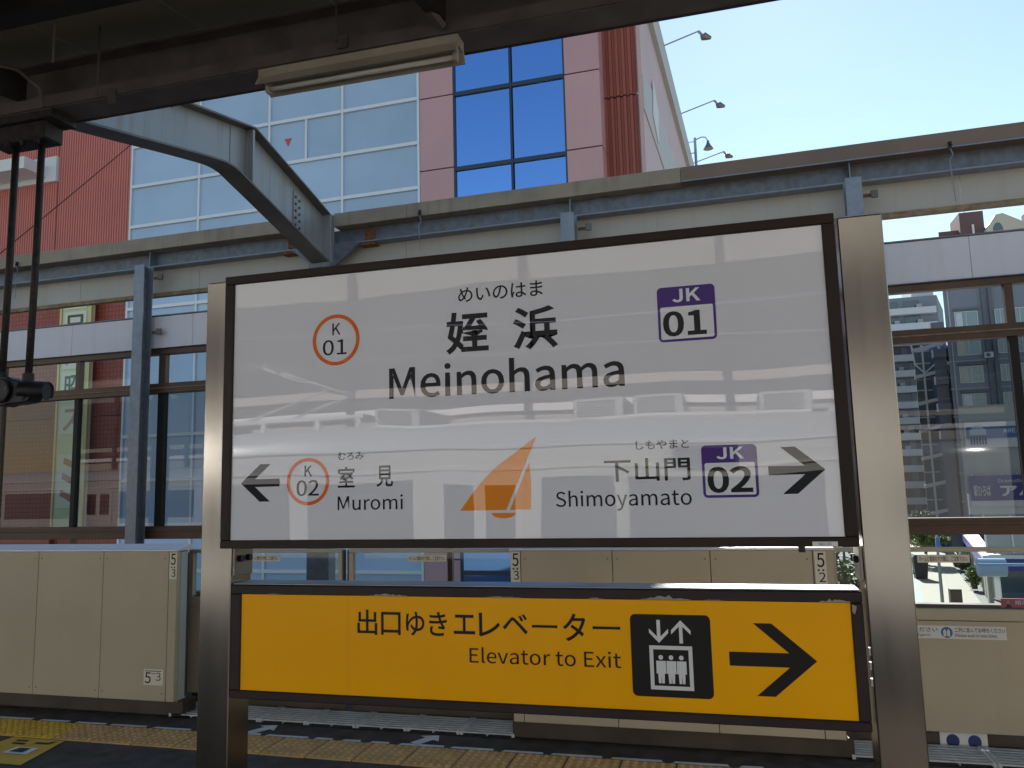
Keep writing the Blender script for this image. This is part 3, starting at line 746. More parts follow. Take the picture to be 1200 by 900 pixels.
# -- fluorescent lamp
fl = thing('fluorescent_lamp', 'unlit cream fluorescent batten lamp under the canopy edge', 'lamp', (-1.91, 3.85, 3.97))
MB().prism([(3.765, 3.865), (3.80, 3.925), (3.80, 3.972), (3.90, 3.972), (3.90, 3.925), (3.935, 3.865), (3.925, 3.865), (3.885, 3.915), (3.815, 3.915), (3.775, 3.865)], -2.525, -1.29).build('reflector', 'lamp_cream', fl)
for xs_ in (-2.50, -1.335):
    MB().box(xs_, xs_+.028, 3.828, 3.872, 3.842, 3.914).build('socket', 'lamp_cream', fl, bevel=.006)
MB().tube([(-2.47, 3.85, 3.868), (-1.337, 3.85, 3.868)], .0145, 10).build('tube', 'lamp_tube', fl, smooth=True)
for xs_ in (-2.3, -1.5): MB().tube([(xs_, 3.86, 3.9725), (xs_, 3.92, 4.034)], .01, 6).build('hanger', 'canopy_beam', fl)

# -- signal head hanging on two pipes
sg = thing('departure_signal', 'black hooded signal lamp hanging on two dark pipes at left edge', 'signal', (-4.42, 4.0, 2.2))
for px, z in ((-4.52, 2.27), (-4.305, 2.25)):
    MB().tube([(px, 4.0, z), (px+.01, 4.0, 3.0), (px-.01+.02, 4.0, 3.88)], .022, 8).build('pipe', 'pipe_dark', sg, smooth=True)
    MB().tube([(px, 4.0, z-.02), (px, 4.0, z+.06)], .034, 8).build('pipe_collar', 'black_metal', sg)
box('hanging_bracket', 'pipe_dark', sg, -4.66, -4.20, 3.92, 4.08, 3.86, 3.98, bevel=.01)
box('bracket_plate', 'pipe_dark', sg, -4.72, -4.12, 3.90, 4.10, 3.982, 4.032)
for k in range(4):
    MB().tube([(-4.62+k*.12, 3.93, 3.825), (-4.62+k*.12, 3.93, 3.858)], .016, 6).build('bolt', 'pipe_dark', sg)
pts = [(-4.455+.098*math.cos(R(a)), 2.198+.098*math.sin(R(a))) for a in range(50, 316, 19)] + [(-4.33, 2.112), (-4.25, 2.120), (-4.215, 2.16), (-4.22, 2.23), (-4.30, 2.255)]
MB().prism(pts, 3.95, 4.05, 'y').build('casing', 'black_metal', sg, bevel=.008)
cov = MB().prism(disc_poly(-4.455, 2.198, .078, 24), 3.925, 3.951, 'y').build('cover_disc', 'black_metal', sg, bevel=.006)
for a in (10, 100, 190, 280):
    c_, s_ = .060*math.cos(R(a)), .060*math.sin(R(a))
    MB().tube([(-4.455+c_, 3.9245, 2.198+s_), (-4.455+c_, 3.917, 2.198+s_)], .006, 6).build('screw', 'steel_dull', cov)
# hood: a visor reaching to the right, its mouth turned away
ax = Vector((.96, .22, -.06)).normalized(); sd = ax.cross(Vector((0, 0, 1))).normalized(); upv = sd.cross(ax)
c0 = Vector((-4.31, 3.965, 2.195)); n = 18
b = MB()
for rr in (.066, .060):
    for k in range(n+1):
        t = R(-40+260*k/n)
        for q in (0, .17):
            b.v.append(tuple(c0+ax*q+(sd*math.cos(t)+upv*math.sin(t))*(rr-.004*q/.17)))
m_ = 2*(n+1)
for k in range(n):
    b.f += [(2*k, 2*k+1, 2*k+3, 2*k+2), (m_+2*k, m_+2*k+2, m_+2*k+3, m_+2*k+1), (2*k+1, m_+2*k+1, m_+2*k+3, 2*k+3)]
b.build('hood', 'black_metal', sg, smooth=True)
b = MB(); b.v = [tuple(c0+ax*.16+(sd*math.cos(2*math.pi*k/20)+upv*math.sin(2*math.pi*k/20))*.058) for k in range(20)]; b.f = [tuple(range(20))]
b.build('lens', 'lens_sheen_grey', sg)
MB().sheet(disc_poly(-4.300, 2.165, .034, 14), 3.9415).build('hood_sheen', 'lens_sheen_grey', sg)  # grey disc paints the sheen on the hood

# -- slack wire from the arm to the left
w = MB().tube([(-4.86, 5.95, 5.15), (-5.05, 5.75, 4.78), (-5.4, 5.4, 4.18), (-5.9, 5.0, 3.44), (-6.6, 4.5, 2.6)], .004, 5).build('overhead_wire', 'black_metal', base=(-4.86, 5.95, 5.15))
tag(w, 'thin black wire slanting from the grey arm down past the left pipes', 'wire')

# ================================================================== LARGE PINK AND BLUE BUILDING (wall frame)
G = -8.5
pb = thing('department_store', 'big red, pink and blue-panelled commercial building behind the far wall', 'building', (-28, 30, G), WROT)
ROOF = 23.2
box('core', 'b_grey_dark', pb, -60, -4.5, 31.6, 58, G, ROOF-.3)
def corrugated(name, m, x0, x1, y, z0, z1, pitch, depth):
    b = MB(); n = int((x1-x0)/pitch); x = x0; prof = []
    for k in range(n):
        a = x0+(x1-x0)*k/n; p = (x1-x0)/n
        prof += [(a, y), (a+p*.42, y), (a+p*.52, y+depth), (a+p*.90, y+depth)]
    prof.append((x1, y))
    for px, py in prof: b.v += [(px, py, z0), (px, py, z1)]
    b.f = [(2*k, 2*k+2, 2*k+3, 2*k+1) for k in range(len(prof)-1)]
    return b.build(name, m, pb)
for x0, x1 in ((-60, -50.5), (-50.45, -41.6), (-41.55, -32.35), (-32.3, -27.82)):
    corrugated('corrugated_panel', 'red_corrugated', x0, x1, 30.05, 10.95, 17.2 if x1 < -32 else ROOF, .145, .05)
    if x1 < -32: corrugated('corrugated_panel', 'red_corrugated', x0, x1, 30.05, 18.5, ROOF, .145, .05)
box('white_canopy', 'b_white', pb, -60, -32.95, 28.6, 30.04, 17.45, 18.05)
box('canopy_flashing', 'b_white', pb, -60, -32.35, 29.9, 30.10, 17.2, 18.5)
for z0, z1 in ((5.2, 10.94), (-.8, 5.17), (-8.5, -.83)):
    for x0, x1 in ((-60, -46), (-45.94, -36.6), (-36.54, -31.75), (-29.85, -27.82)):
        box('tile_panel', 'red_tile', pb, x0, x1, 30.0, 30.3, z0, z1)
    box('tile_panel', 'red_tile', pb, -31.74, -29.86, 30.25, 30.4, z0, z1)
# vertical shop banner
vb = thing('vertical_shop_sign', 'tall pale green vertical sign with gold edges on the red tiled wall', 'sign', (-30.8, 29.8, -.3), WROT)
vb.location += rotz((.5, 0, 0), WROT)
box('board', 'banner_green', vb, -31.62, -29.98, 29.55, 29.85, -.3, 12.6)
for x in (-31.74, -29.97): box('edge_trim', 'gold_trim', vb, x, x+.11, 29.5, 29.6, -.3, 12.6)
cells = [('本', 10.35, 12.2, 'banner_ink'), ('日', 8.95, 10.22, 'banner_ink'), ('八', 7.45, 8.85, 'banner_red'), ('昭', 5.85, 7.30, 'banner_ink'), ('ス', 4.35, 5.70, 'banner_red'), ('ミ', .9, 3.4, 'banner_red')]
for ch, z0, z1, m in cells:
    pn = box('letter_panel', 'banner_cream', vb, -31.45, -30.15, 29.50, 29.545, z0, z1)
    write(ch, -31.25, -30.32, z0+.15, z1-.15, 29.49, m, pn, .006)

# blue panel curtain wall: every panel, rail and mullion
COLX = [-27.76, -23.87, -20.10, -16.36, -12.70]
rows = [14.23+2.02*k for k in range(-11, 6)]
for i in range(4):
    for k in range(len(rows)-1):
        x0, x1, z0, z1 = COLX[i]+.05, COLX[i+1]-.05, rows[k]+.075, min(rows[k+1]-.075, ROOF)
        if z1 <= z0: continue
        if i == 2 and abs(rows[k]-16.25) < .1:
            for a, b in ((x0, -18.25), (-18.14, x1)):
                q = box('blue_panel', 'blue_panel', pb, a, b, 30.05, 30.12, z0, z1)
                if a == x0: MB().sheet([(-19.35, 17.45), (-18.95, 17.45), (-19.15, 17.05)], 30.042).build('red_triangle', 'sign_red', q)
            box('mullion', 'mullion_white', pb, -18.245, -18.145, 29.97, 30.2, z0-.0745, z1+.0745)
            continue
        box('blue_panel', 'blue_panel', pb, x0, x1, 30.05+random.uniform(-.004, .004), 30.12, z0, z1)
for z in rows:
    for i in range(4):
        box('transom', 'mullion_white', pb, COLX[i]+.052, COLX[i+1]-.052, 29.95, 30.2, z-.074, z+.074)
for x in COLX:
    box('mullion', 'mullion_white', pb, x-.05, x+.05, 29.96, 30.2, G, ROOF)
box('backing', 'dark_joint', pb, -27.7, -12.7, 30.21, 30.4, G, ROOF)
# pink piers in panels
pz = [14.93+3.27*k for k in range(-8, 4)]
for x0, x1, d in ((-12.64, -11.10, .0), (-6.18, -4.73, .0)):
    for a, b in zip(pz[:-1], pz[1:]):
        if a > ROOF: continue
        box('pink_panel', 'pink_panel', pb, x0, x1, 30.0, 31.1, a+.03, min(b-.03, ROOF))
    box('joint_backing', 'dark_joint', pb, x0+.02, x1-.02, 30.03, 31.1, G, ROOF-.1)
# blue mirror glass between them
gz = [14.85+3.36*k for k in range(-7, 4)]
for a, b in zip(gz[:-1], gz[1:]):
    for x0, x1 in ((-11.05, -8.58), (-8.46, -6.24)):
        if a < ROOF: box('mirror_pane', 'glass_blue', pb, x0+.02, x1-.02, 30.12, 30.16, a+.09, min(b-.09, ROOF))
for z in gz:
    if z < ROOF: box('glass_transom', 'mullion_dark', pb, -11.06, -6.22, 30.04, 30.2, z-.088, z+.088)
for x in (-11.06, -8.52, -6.22): box('glass_mullion', 'mullion_dark', pb, x-.035, x+.035, 30.02, 30.2, G, ROOF)
box('backing', 'mullion_dark', pb, -11.0, -6.2, 30.21, 30.5, G, ROOF-.1)
for z0, z1 in ((G, 10.3), (10.35, 17.38), (17.44, ROOF)):
    corrugated('corrugated_panel', 'red_strip', -4.73, -3.13, 31.0, z0, z1, .23, .10)
# right-hand side wall runs back a little askew
SA = R(1.7)
def side(y, off=0.0): return -3.13+off+(y-31.0)*math.tan(SA)
def side_sheet(name, m, pts, off, thick=.12):
    b = MB(); n = len(pts)
    b.v = [(side(y, off), y, z) for y, z in pts]+[(side(y, off-thick), y, z) for y, z in pts]
    b.f = [tuple(range(n)), tuple(range(2*n-1, n-1, -1))]+[(k, n+k, n+(k+1) % n, (k+1) % n) for k in range(n)]
    return b.build(name, m, pb)
side_sheet('side_wall', 'pink_side', [(31.0, G), (60, G), (60, 22.2), (31.0, 22.2)], 0.0, .25)
side_sheet('side_band', 'grey_fascia', [(31.0, 16.7), (60, 16.1), (60, 19.0), (34.2, 19.0), (31.0, 18.2)], .05, .05)
side_sheet('side_window', 'b_white', [(33.6, 17.6), (35.2, 16.9), (35.6, 18.6), (34.2, 19.6)], .09, .03)
side_sheet('parapet', 'grey_fascia', [(30.9, 22.2), (60, 22.2), (60, 23.75), (30.9, 23.75)], .22, .5)
box('front_parapet', 'grey_fascia', pb, -60, -3.2, 29.9, 30.6, ROOF, 23.9)
box('roof', 'grey_fascia', pb, -60, -3.2, 30.7, 59, ROOF-.2, ROOF)
# roof floodlights reaching out over the side street
def roof_lamp(y, L_, label):
    x = side(y, .2)
    t = thing('roof_floodlight', label, 'floodlight', (x, y, 23.6), WROT, 'floodlights on the building roof edge')
    MB().tube([(x-.3, y, 23.55), (x+L_, y, 23.55+.30*L_)], .035, 6).build('arm', 'pole_grey', t)
    MB().tube([(x+L_, y, 23.55+.30*L_), (x+L_+.22, y, 23.55+.30*L_-.32)], .07, 6).build('knuckle', 'pole_grey', t)
    MB().tube([(x+L_+.10, y, 23.55+.3*L_-.40), (x+L_+.32, y, 23.55+.3*L_-.34), (x+L_+.60, y, 23.55+.3*L_-.48)], [.12, .20, .08], 8).build('lamp_head', 'steel_dull', t)
roof_lamp(38.6, 1.75, 'roof floodlight on a long arm, highest and nearest of the row')
roof_lamp(46.6, 2.0, 'roof floodlight on a long arm, second along the roof edge')
roof_lamp(54.6, 2.1, 'roof floodlight on a long arm, lowest and farthest of the row')
x, yq = side(52.5, .2), 52.5
t = thing('roof_lamp_post', 'short lamp post with bell shaped shade on the roof edge', 'lamp post', (x+.35, yq, 22.5), WROT)
MB().tube([(x+.35, yq, 22.2), (x+.35, yq, 24.55)], .09, 8).build('pole', 'pole_grey', t)
MB().tube([(x+.35, yq, 24.4), (x+.8, yq, 24.55), (x+1.05, yq, 24.5), (x+1.2, yq, 24.2)], .04, 6).build('arm', 'pole_grey', t)
MB().tube([(x+1.2, yq, 24.25), (x+1.2, yq, 24.0), (x+1.2, yq, 23.65)], [.06, .12, .34], 12).build('shade', 'steel_dull', t)
for z in (23.5, 24.3): MB().tube([(x-.1, yq, z), (x+.35, yq, z)], .03, 6).build('bracket', 'pole_grey', t)

# ================================================================== BUILDINGS ALONG THE STREET (right)
def windows(t, xs_, zs_, y, glassm, framem, split=True, fw=.10):
    """Framed windows on a front facing -y: each window a part, its panes sub-parts."""
    for x0, x1 in xs_:
        for z0, z1 in zs_:
            f_ = MB().box(x0, x1, y-.10, y-.02, z0, z0+fw).box(x0, x1, y-.10, y-.02, z1-fw, z1).box(x0, x0+fw, y-.10, y-.02, z0+fw, z1-fw).box(x1-fw, x1, y-.10, y-.02, z0+fw, z1-fw)
            xm = (x0+x1)/2
            if split: f_.box(xm-fw*.4, xm+fw*.4, y-.10, y-.02, z0+fw, z1-fw)
            w_ = f_.build('window', framem, t)
            for a, b in (((x0+fw, xm-fw*.4), (xm+fw*.4, x1-fw)) if split else ((x0+fw, x1-fw),)):
                MB().box(a, b, y-.06, y-.01, z0+fw, z1-fw).build('pane', glassm, w_)
# grey office block
gb = thing('grey_office_building', 'grey office block with rows of framed windows and dark brown rooftop storey', 'building', (32, 100, G), WROT)
MB().prism([(22.1, 95), (46, 95), (46, 118), (27.6, 118)], G, 24.4, 'z').build('wall', 'b_grey', gb)
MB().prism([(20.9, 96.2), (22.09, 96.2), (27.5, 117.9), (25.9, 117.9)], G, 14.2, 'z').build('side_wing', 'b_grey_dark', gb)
fl_z = [19.0-3.02*k for k in range(8)]
windows(gb, [(23.0, 25.3), (26.9, 28.0), (28.3, 30.3), (33.5, 36)], [(z-1.85, z) for z in fl_z], 95.0, 'win_pale', 'win_frame')
for z in fl_z:
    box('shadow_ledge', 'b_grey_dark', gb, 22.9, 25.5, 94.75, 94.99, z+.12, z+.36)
    box('floor_band', 'b_light', gb, 22.0, 46, 94.93, 94.99, z-2.5, z-2.38)
for x in (25.75, 26.4, 31.2): box('pilaster', 'b_grey_dark', gb, x, x+.35, 94.7, 94.995, G, 24.4)
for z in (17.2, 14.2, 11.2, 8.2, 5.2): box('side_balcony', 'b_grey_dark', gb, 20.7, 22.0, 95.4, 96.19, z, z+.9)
MB().prism([(22.6, 96.5), (46, 96.5), (46, 116), (27.6, 116)], 24.41, 28.6, 'z').build('upper_storey', 'b_brown', gb)
box('stair_tower', 'b_brown', gb, 24.6, 27.0, 95.6, 99.5, 24.41, 30.3)
MB().prism([(26.9, 27.9), (27.9, 29.4), (28.6, 29.5), (31.2, 27.9), (31.2, 27.5), (26.9, 27.5)], 94.6, 96.4, 'y').build('gable', 'b_cream', gb)
MB().sheet([(28.0+.5*math.cos(R(a)), 27.6+.9*math.sin(R(a))) for a in range(0, 181, 20)], 94.58).build('arched_window', 'win_glass', gb)
box('upper_cornice', 'b_cream', gb, 22.3, 46, 95.2, 95.55, 24.42, 24.9)
box('roof_slab', 'b_brown', gb, 30.9, 46, 94.8, 96.4, 27.6, 29.4)
box('mast', 'pole_grey', gb, 25.5, 25.56, 97, 97.06, 30.31, 33)
box('vent_pipe', 'b_white', gb, 25.75, 25.95, 95.4, 95.58, 26.0, 28.8)
for k, z in enumerate(fl_z):
    for xx in ((25.45, 30.6) if k % 2 else (30.6,)):
        au = box('air_conditioner', 'b_white', gb, xx, xx+.8, 94.3, 94.7, z-2.3, z-1.7)
        MB().sheet(disc_poly(xx+.3, z-2.0, .22, 14), 94.29).build('fan_grille', 'b_grey_dark', au)
    cu = box('curtain', 'b_cream' if k % 3 else 'b_white', gb, 23.15, 23.15+random.uniform(.4, 1.0), 94.925, 94.935, z-1.7, z-.12)
for xx in (22.5, 31.0): MB().tube([(xx, 94.8, G), (xx, 94.8, 24)], .07, 6).build('downpipe', 'b_light', gb)
# glass stair tower
gt = thing('glass_stair_tower', 'narrow blue glass stair tower with white bands beside the grey office', 'building', (24, 115, G), WROT)
q = 1.31; y0 = 115.0
MB().prism([(18.7*q, y0+.2), (20.2*q, y0+.2), (22.5*q, y0+8), (20.2*q, y0+8)], G, 18.6, 'z').build('shaft', 'b_blue', gt)
MB().prism([(17.3*q, y0+.2), (18.69*q, y0+.2), (20.1*q, y0+8), (18.8*q, y0+8)], G, 18.0, 'z').build('core', 'b_grey', gt)
for k in range(8):
    z = 17.6-3.6*k
    for x0, x1 in ((17.25*q, 17.92*q), (18.12*q, 18.68*q)):
        w_ = box('glazing', 'win_glass', gt, x0, x1, y0, y0+.1, z-3.1, z)
        box('glazing_bar', 'win_frame', w_, x0, x1, y0-.08, y0-.01, z-1.6, z-1.46)
    MB().prism([(17.1*q, z), (20.0*q, z+.8), (20.0*q, z+1.25), (17.1*q, z+.45)], y0-.4, y0-.1, 'y').build('floor_band', 'b_white', gt)
box('corner_post', 'b_white', gt, 17.94*q, 18.10*q, y0-.3, y0-.01, G, 18.5)
MB().tube([(17.0*q, y0-.5, 18.7), (17.2*q, y0-.6, 15.9), (18.0*q, y0-.7, 14.7), (19.2*q, y0-.7, 16.0)], .12, 6).build('curved_rail', 'b_white', gt)
MB().tube([(19.4*q, y0-.5, 19.7), (19.6*q, y0-.6, 16.8), (20.6*q, y0-.7, 15.2)], .14, 6).build('curved_rail', 'b_white', gt)
# far apartment block with balconies
fa = thing('balcony_apartment_block', 'distant pale apartment block with stacked white balconies', 'building', (26, 146, G), WROT)
MB().prism([(20, 146), (33, 146), (37, 160), (24, 160)], G, 31.6, 'z').build('wall', 'b_grey', fa)
for k in range(15):
    z = 29.5-2.66*k
    box('balcony', 'b_white', fa, 20, 32.5, 144.6, 145.9, z-1.1, z)
    for x0 in (21, 24.4, 27.8): box('balcony_door', 'win_glass', fa, x0, x0+2.4, 145.9, 145.99, z+.05, z+1.45)
for k in range(15):
    z = 29.5-2.66*k
    for xx in (22.2, 26.0, 29.6):
        if random.random() < .6: box('air_conditioner', 'b_light', fa, xx, xx+.8, 145.0, 145.5, z+.02, z+.62)
box('roof_house', 'b_white', fa, 29.5, 33, 148, 156, 31.61, 34.2)
# office with white window grid
wg = thing('white_grid_office', 'low office with dense white window grid behind the billboard building', 'building', (29, 130, G), WROT)
q = 130/80
MB().prism([(16.75*q, 130), (21*q, 130), (24.5*q, 146), (19.2*q, 146)], G, 6.2, 'z').build('wall', 'b_cream', wg)
for k in range(5):
    z = 5.4-3.0*k
    for i in range(5):
        x0 = (16.85+i*.33)*q
        box('pane', 'win_pale', wg, x0, x0+.39, 129.85, 129.98, z-2.45, z)
        box('fin', 'b_white', wg, x0+.41, x0+.51, 129.5, 129.98, z-2.6, z+.08)
    box('ledge', 'b_white', wg, 16.7*q, 18.6*q, 129.45, 129.84, z+.10, z+.32)
# corner shop building with the billboards
SB = R(-10)
cs = thing('corner_shop_building', 'light grey corner building with billboards above a blue shopfront', 'building', (15.7, 66, G), WROT)
cs.rotation_euler = (0, 0, WROT)
MB().prism([(15.75, 66.2), (44, 66.2), (44, 90), (23.5, 90)], 0, 6.5, 'z').build('upper_wall', 'b_light', cs)
box('window_band', 'win_pale', cs, 16.6, 44, 66.05, 66.19, -4.4, -1.6)
for k in range(16): box('window_post', 'win_frame', cs, 16.6+k*1.72, 16.7+k*1.72, 65.98, 66.18, -4.4, -1.6)
box('band', 'b_white', cs, 15.75, 44, 65.95, 66.19, -1.58, -.05)
MB().prism([(17.5, 66.6), (44, 66.6), (44, 98), (25.5, 98)], G, 0, 'z').build('lower_core', 'b_light', cs)
MB().prism([(16.3, 65.6), (44, 65.6), (44, 66.5), (17.3, 66.5), (24.0, 100), (22.6, 100)], -5.6, -4.75, 'z').build('blue_fascia', 'shop_blue', cs)
MB().prism([(16.2, 65.5), (44, 65.5), (44, 66.6), (17.2, 66.6), (24.0, 100), (22.5, 100)], -4.74, -4.5, 'z').build('white_coping', 'b_white', cs)
for k in range(14):
    x0 = 17.4+k*1.9
    box('shop_window', 'win_glass', cs, x0, x0+1.7, 66.3, 66.45, -7.6, -5.65)
    box('shop_post', 'win_frame', cs, x0+1.7, x0+1.88, 66.2, 66.5, G, -5.65)
box('blue_base', 'shop_blue', cs, 17.3, 44, 66.15, 66.29, -8.3, -7.62)
for k in range(10):
    y0 = 67.2+k*3.1; xx = 17.35+(y0-66.5)*.2
    box('side_window', 'win_pale', cs, xx+.1, xx+.2, y0, y0+2.3, -8.0, -5.65)
    box('side_post', 'b_cream', cs, xx-.12, xx+.22, y0+2.4, y0+2.85, G, -5.62)
# billboards
bb = thing('violet_billboard', 'dark violet billboard with white lettering on the corner building', 'billboard', (18, 65.9, -.8), WROT)
box('board', 'sign_violet', bb, 15.9, 26, 65.75, 66.1, -.55, 1.25)
box('skirt', 'b_white', bb, 15.9, 26, 65.7, 66.1, -1.0, -.58)
write('アパマン', 17.85, 22.6, -.28, .55, 65.72, 'label_white', bb, .012)
write('Dramatic Communication', 17.75, 22.4, .72, .98, 65.72, 'label_white', bb)
write('駅ひろば', 16.1, 17.2, -.25, .55, 65.72, 'label_white', bb, .004)
for k in range(10): MB().tube([(16.0+k*.95, 65.7, 1.26), (16.0+k*.95, 65.1, 1.42)], .03, 5).build('lamp_arm', 'b_white', bb)
tb = thing('blue_strip_billboard', 'pale billboard with blue strip and little house emblem, above the violet one', 'billboard', (18, 65.9, 3.3), WROT)
box('board', 'b_white', tb, 15.95, 26, 65.85, 66.15, 3.3, 5.2)
box('strip', 'label_blue', tb, 15.98, 26, 65.78, 65.845, 4.0, 4.85)
MB().sheet([(16.2, 4.25), (16.2, 4.6), (16.55, 4.95), (16.95, 4.95), (17.3, 4.6), (17.3, 4.25)], 65.76).build('house_roof', 'sky_blue_paint', tb)
for k in range(6): MB().sheet([(16.22+k*.19, 3.55), (16.32+k*.19, 3.55), (16.32+k*.19, 4.2), (16.22+k*.19, 4.2)], 65.75).build('house_bar', 'label_navy', tb)
write('AREKKS HOME', 18.4, 21.4, 4.35, 4.65, 65.76, 'label_white', tb, .004)

# street furniture
sl = thing('street_pole', 'slim grey pole standing on the beige pavement', 'pole', (13.9, 68.5, -8.36), WROT)
MB().tube([(13.9, 68.5, -8.36), (13.9, 68.5, -2.6)], [.13, .09], 8).build('shaft', 'pole_grey', sl)
box('control_box', 'label_blue', sl, 13.75, 14.05, 68.2, 68.38, -4.4, -3.4)
box('base_box', 'plinth', sl, 14.3, 15.1, 67.6, 68.2, -8.36, -7.2)
rb = thing('blue_roller', 'pale blue cylindrical roller on a horizontal bar outside the wall', 'roller', (7.6, 30, -8.5), WROT)
MB().tube([(7.25, 30, -1.62), (8.05, 30, -1.62)], .30, 16).build('drum', 'sky_blue_paint', rb)
MB().tube([(7.20, 29.72, -1.50), (10.5, 29.72, -1.50)], .05, 8).build('bar', 'sky_blue_paint', rb)
MB().tube([(10.5, 29.9, -8.5), (10.5, 29.9, -1.3)], .10, 8).build('pole', 'pole_grey', rb)
sb_ = thing('street_bin', 'black bin standing by the kerb of the pavement', 'bin', (15.4, 84, -8.36), WROT)
MB().prism([(14.9, -8.36), (15.9, -8.36), (16.1, -6.4), (14.8, -6.4)], 83.6, 84.6, 'y').build('body', 'bin_black', sb_)
MB().prism([(14.7, -6.39), (16.2, -6.39), (16.0, -6.1), (14.9, -6.1)], 83.4, 84.8, 'y').build('lid', 'bin_black', sb_)

# ------------------------------------------------------------------ trees and hedges
def foliage(b, c, rx, ry, rz, n, size):
    for _ in range(n):
        while True:
            p = Vector((random.uniform(-1, 1), random.uniform(-1, 1), random.uniform(-1, 1)))
            if p.length < 1: break
        p = p*(.55+.45*random.random())
        q = Vector((c[0]+p.x*rx, c[1]+p.y*ry, c[2]+p.z*rz))
        a = Vector((random.uniform(-1, 1), random.uniform(-1, 1), random.uniform(-.6, .6))).normalized()*size*random.uniform(.6, 1.3)
        d = a.cross(Vector((random.uniform(-1, 1), random.uniform(-1, 1), random.uniform(-1, 1)))).normalized()*size*.45
        i = len(b.v); b.v += [tuple(q-a), tuple(q+d), tuple(q+a), tuple(q-d)]; b.f.append((i, i+1, i+2, i+3))
def tree(x, y, h, r_, label, seedn, lm='leaf', name='street_tree', leaf_size=.16):
    random.seed(seedn)
    t = thing(name, label, 'tree', (x, y, G), WROT, 'trees beyond the wall')
    MB().tube([(x, y, G), (x+.1, y, G+h*.3), (x-.05, y+.1, G+h*.6), (x, y, G+h*.9)], [.2, .15, .1, .03], 8).build('trunk', 'bark', t)
    lb = MB()
    for k in range(7):
        a = random.uniform(0, 6.28); z = G+h*random.uniform(.4, .7)
        lb.tube([(x, y, z), (x+math.cos(a)*r_*.4, y+math.sin(a)*r_*.4, z+r_*.4), (x+math.cos(a)*r_*.8, y+math.sin(a)*r_*.8, z+r_*.6)], [.07, .04, .015], 5)
    lb.build('limbs', 'bark', t)
    for m, q in ((lm, 1.0), ('leaf_light', .45)):
        b = MB()
        for k in range(22):
            a, e, rr = random.uniform(0, 6.28), random.uniform(-.9, 1), random.uniform(.35, .95)
            c = (x+math.cos(a)*r_*rr*math.sqrt(1-e*e*.8), y+math.sin(a)*r_*rr*math.sqrt(1-e*e*.8), G+h*.68+e*h*.32)
            foliage(b, c, r_*.34, r_*.34, r_*.28, int(130*q), leaf_size)
        stuff(b.build('crown', m, t))
tree(4.2, 40, 8.2, 2.6, 'leafy green tree seen between the middle housing and right post', 3)
tree(18.4, 97, 5.6, 2.4, 'bushy green tree at the far end of the pavement', 9)
for k, (x, y, w_, lab) in enumerate(((18.2, 77, .7, 'clipped green hedge bush nearest the shopfront'), (20.8, 92, .9, 'clipped green hedge bush farther along the pavement'))):
    random.seed(20+k)
    t = thing('hedge_bush', lab, 'bush', (x, y, -8.36), WROT, 'hedge bushes along the pavement')
    box('stem_box', 'bark', t, x-.2, x+.2, y-.2, y+.2, -8.36, -7.6)
    b = MB(); foliage(b, (x, y, -7.3), w_, w_*1.4, .95, 900, .16); stuff(b.build('foliage', 'leaf_light', t))
random.seed(11)

# ================================================================== BEHIND THE VIEWER: the train mirrored in the white sign
TY = -6.3
tr = thing('commuter_train', 'silver commuter train standing behind the viewer, mirrored in the white sign', 'train', (-4, -7.7, -1.05))
half = [(0.02, -.75), (0, .2), (0, 1.9), (0, 1.96)] + [(-.34+.34*math.cos(R(t)), 1.98+.42*math.sin(R(t))) for t in range(6, 85, 6)] + [(-.45, 2.42), (-.9, 2.46)]
side_prof = [(TY+a, z) for a, z in half] + [(TY-1.4, 2.49)] + [(TY-2.8-a, z) for a, z in half[::-1]]
body = MB().prism(side_prof, -36, 3.2).build('body', 'train_steel', tr, smooth=True)
body2 = MB().prism(side_prof, 3.6, 9).build('body', 'train_steel', tr, smooth=True)
MB().prism([(TY-.2, -.6), (TY-.2, 2.2), (TY-2.6, 2.2), (TY-2.6, -.6)], 3.2, 3.6).build('gangway', 'train_rubber', tr)
for z in (2.03, 1.72):
    box('gutter', 'train_steel', tr, -36, 3.2, TY+.001, TY+.03, z, z+.025)
for x0 in (-30.0, -24.4, -18.8, -13.2, -9.6, -4.05, 1.9):
    d_ = box('door', 'train_steel', tr, x0, x0+1.3, TY+.002, TY+.02, -.1, 1.78, bevel=.005)
    for a in (.12, .74): box('door_window', 'train_window', d_, x0+a, x0+a+.44, TY+.0205, TY+.026, .75, 1.52)
for x0, w_ in ((-28.4, 3.4), (-22.8, 3.4), (-17.2, 3.4), (-11.6, 1.7), (-8.0, 1.6), (-6.1, 1.7), (-2.5, 1.0), (-1.31, 2.5)):
    box('window', 'train_window', tr, x0, x0+w_, TY+.002, TY+.018, .62, 1.60, bevel=.01)
dd = box('destination_display', 'train_rubber', tr, -.70, .10, TY+.002, TY+.05, 1.69, 2.0, bevel=.01)
box('display_face', 'train_window', dd, -.66, .06, TY+.0505, TY+.055, 1.73, 1.96)
for x0 in (-5.2, -2.1, -1.25, .42, 1.9, -9.0):
    ru = box('roof_unit', 'train_unit', tr, x0, x0+.72, TY-1.9, TY-.45, 2.40, 2.70, bevel=.02)
    for k in range(6): box('louvre', 'train_rubber', ru, x0+.06, x0+.60, TY-.4485, TY-.44, 2.45+k*.038, 2.468+k*.038)
for x0 in (-3.6, -.2, 2.6): box('roof_rail', 'train_roof', tr, x0-1.5, x0+1.5, TY-.36, TY-.33, 2.40, 2.43)
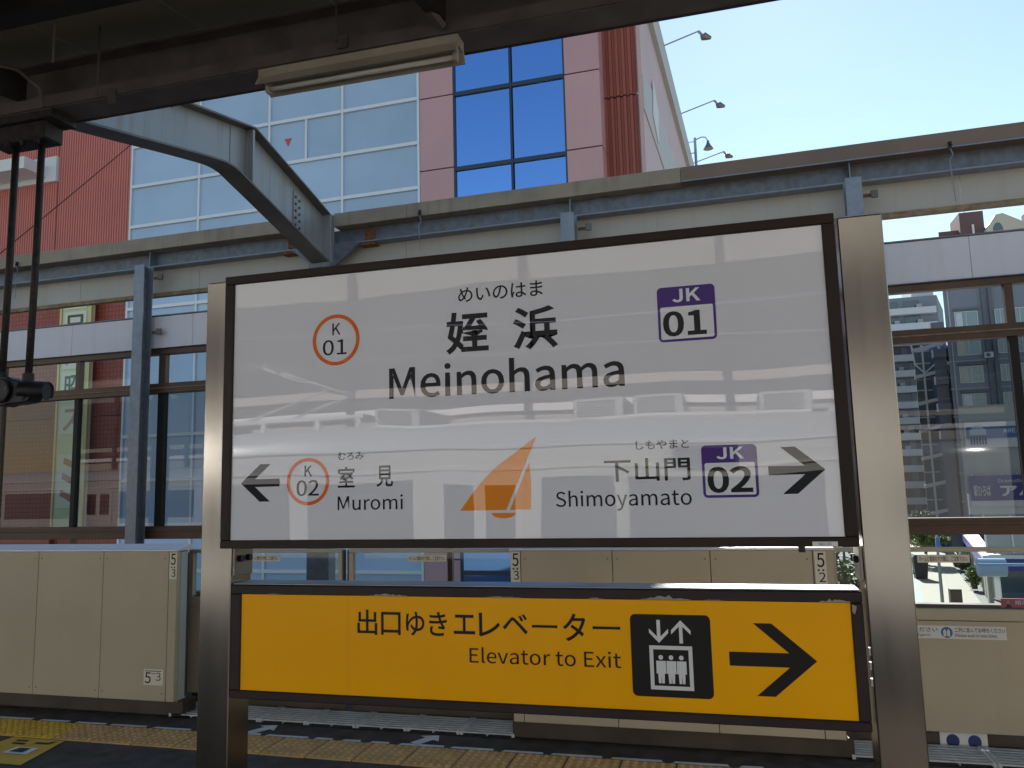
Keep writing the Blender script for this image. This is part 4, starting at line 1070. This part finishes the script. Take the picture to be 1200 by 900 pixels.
# pantograph folded up on the roof at left
pg = MB()
for s_ in (-.5, .5):
    pg.tube([(-7.9, TY-1.4+s_, 2.6), (-6.3, TY-1.4+s_*.8, 3.1), (-7.6, TY-1.4+s_*.6, 3.6)], .03, 6)
pg.tube([(-7.6, TY-2.1, 3.62), (-7.6, TY-.7, 3.62)], .03, 6).tube([(-7.3, TY-2.1, 3.60), (-7.3, TY-.7, 3.60)], .03, 6)
pg.tube([(-6.3, TY-1.9, 3.1), (-6.3, TY-.9, 3.1)], .03, 6)
pg.build('pantograph', 'train_unit', tr)
pgb = MB()
for xx in (-8.4, -7.4, -6.4, -5.7): pgb.tube([(xx, TY-.9, 2.45), (xx, TY-.9, 2.62)], .06, 8)
pgb.box(-8.5, -5.6, TY-1.9, TY-.85, 2.60, 2.66)
pgb.build('pantograph_base', 'train_roof', tr)
# trolley wire and the far side's dark wall with its light bands
wr = MB().tube([(-18, TY-1.4, 3.66), (12, TY-1.4, 3.66)], .008, 5).tube([(-18, TY-1.4, 4.4), (-3, TY-1.4, 4.1), (12, TY-1.4, 4.4)], .008, 5)
for x in range(-16, 12, 4): wr.tube([(x, TY-1.4, 3.66), (x, TY-1.4, 4.2)], .005, 4)
wr = wr.build('trolley_wire', 'galv_light', base=(-4, TY-1.4, 3.66)); tag(wr, 'trolley wire hung over the mirrored train', 'wire')
ow = thing('rear_windscreen_wall', 'dark grey wall with pale bands behind the mirrored train', 'wall', (-4, -11.5, -1.2))
box('lower_wall', 'opp_band', ow, -30, 20, -11.6, -11.4, -1.2, 2.98)
box('pale_band', 'panel_white', ow, -30, 20, -11.52, -11.30, 2.99, 3.14)
box('dark_band', 'opp_grey', ow, -30, 20, -11.55, -11.35, 3.15, 3.42)
box('pale_band', 'opp_band', ow, -30, 20, -11.52, -11.33, 3.43, 3.62)
box('upper_wall', 'opp_grey', ow, -30, 20, -11.6, -11.4, 3.63, 5.75)
b = MB(); n = 640
for k in range(n+1):
    x = -30+50*k/n; y = -11.38-.10*(k % 2)
    b.v += [(x, y, 5.76), (x, y, 7.3)]
b.f = [(2*k, 2*k+2, 2*k+3, 2*k+1) for k in range(n)]
b.build('corrugated_sheet', 'canopy_sheet', ow)
for x in range(-28, 20, 4): box('post', 'opp_grey', ow, x, x+.15, -11.3, -11.2, -1.2, 6.3)
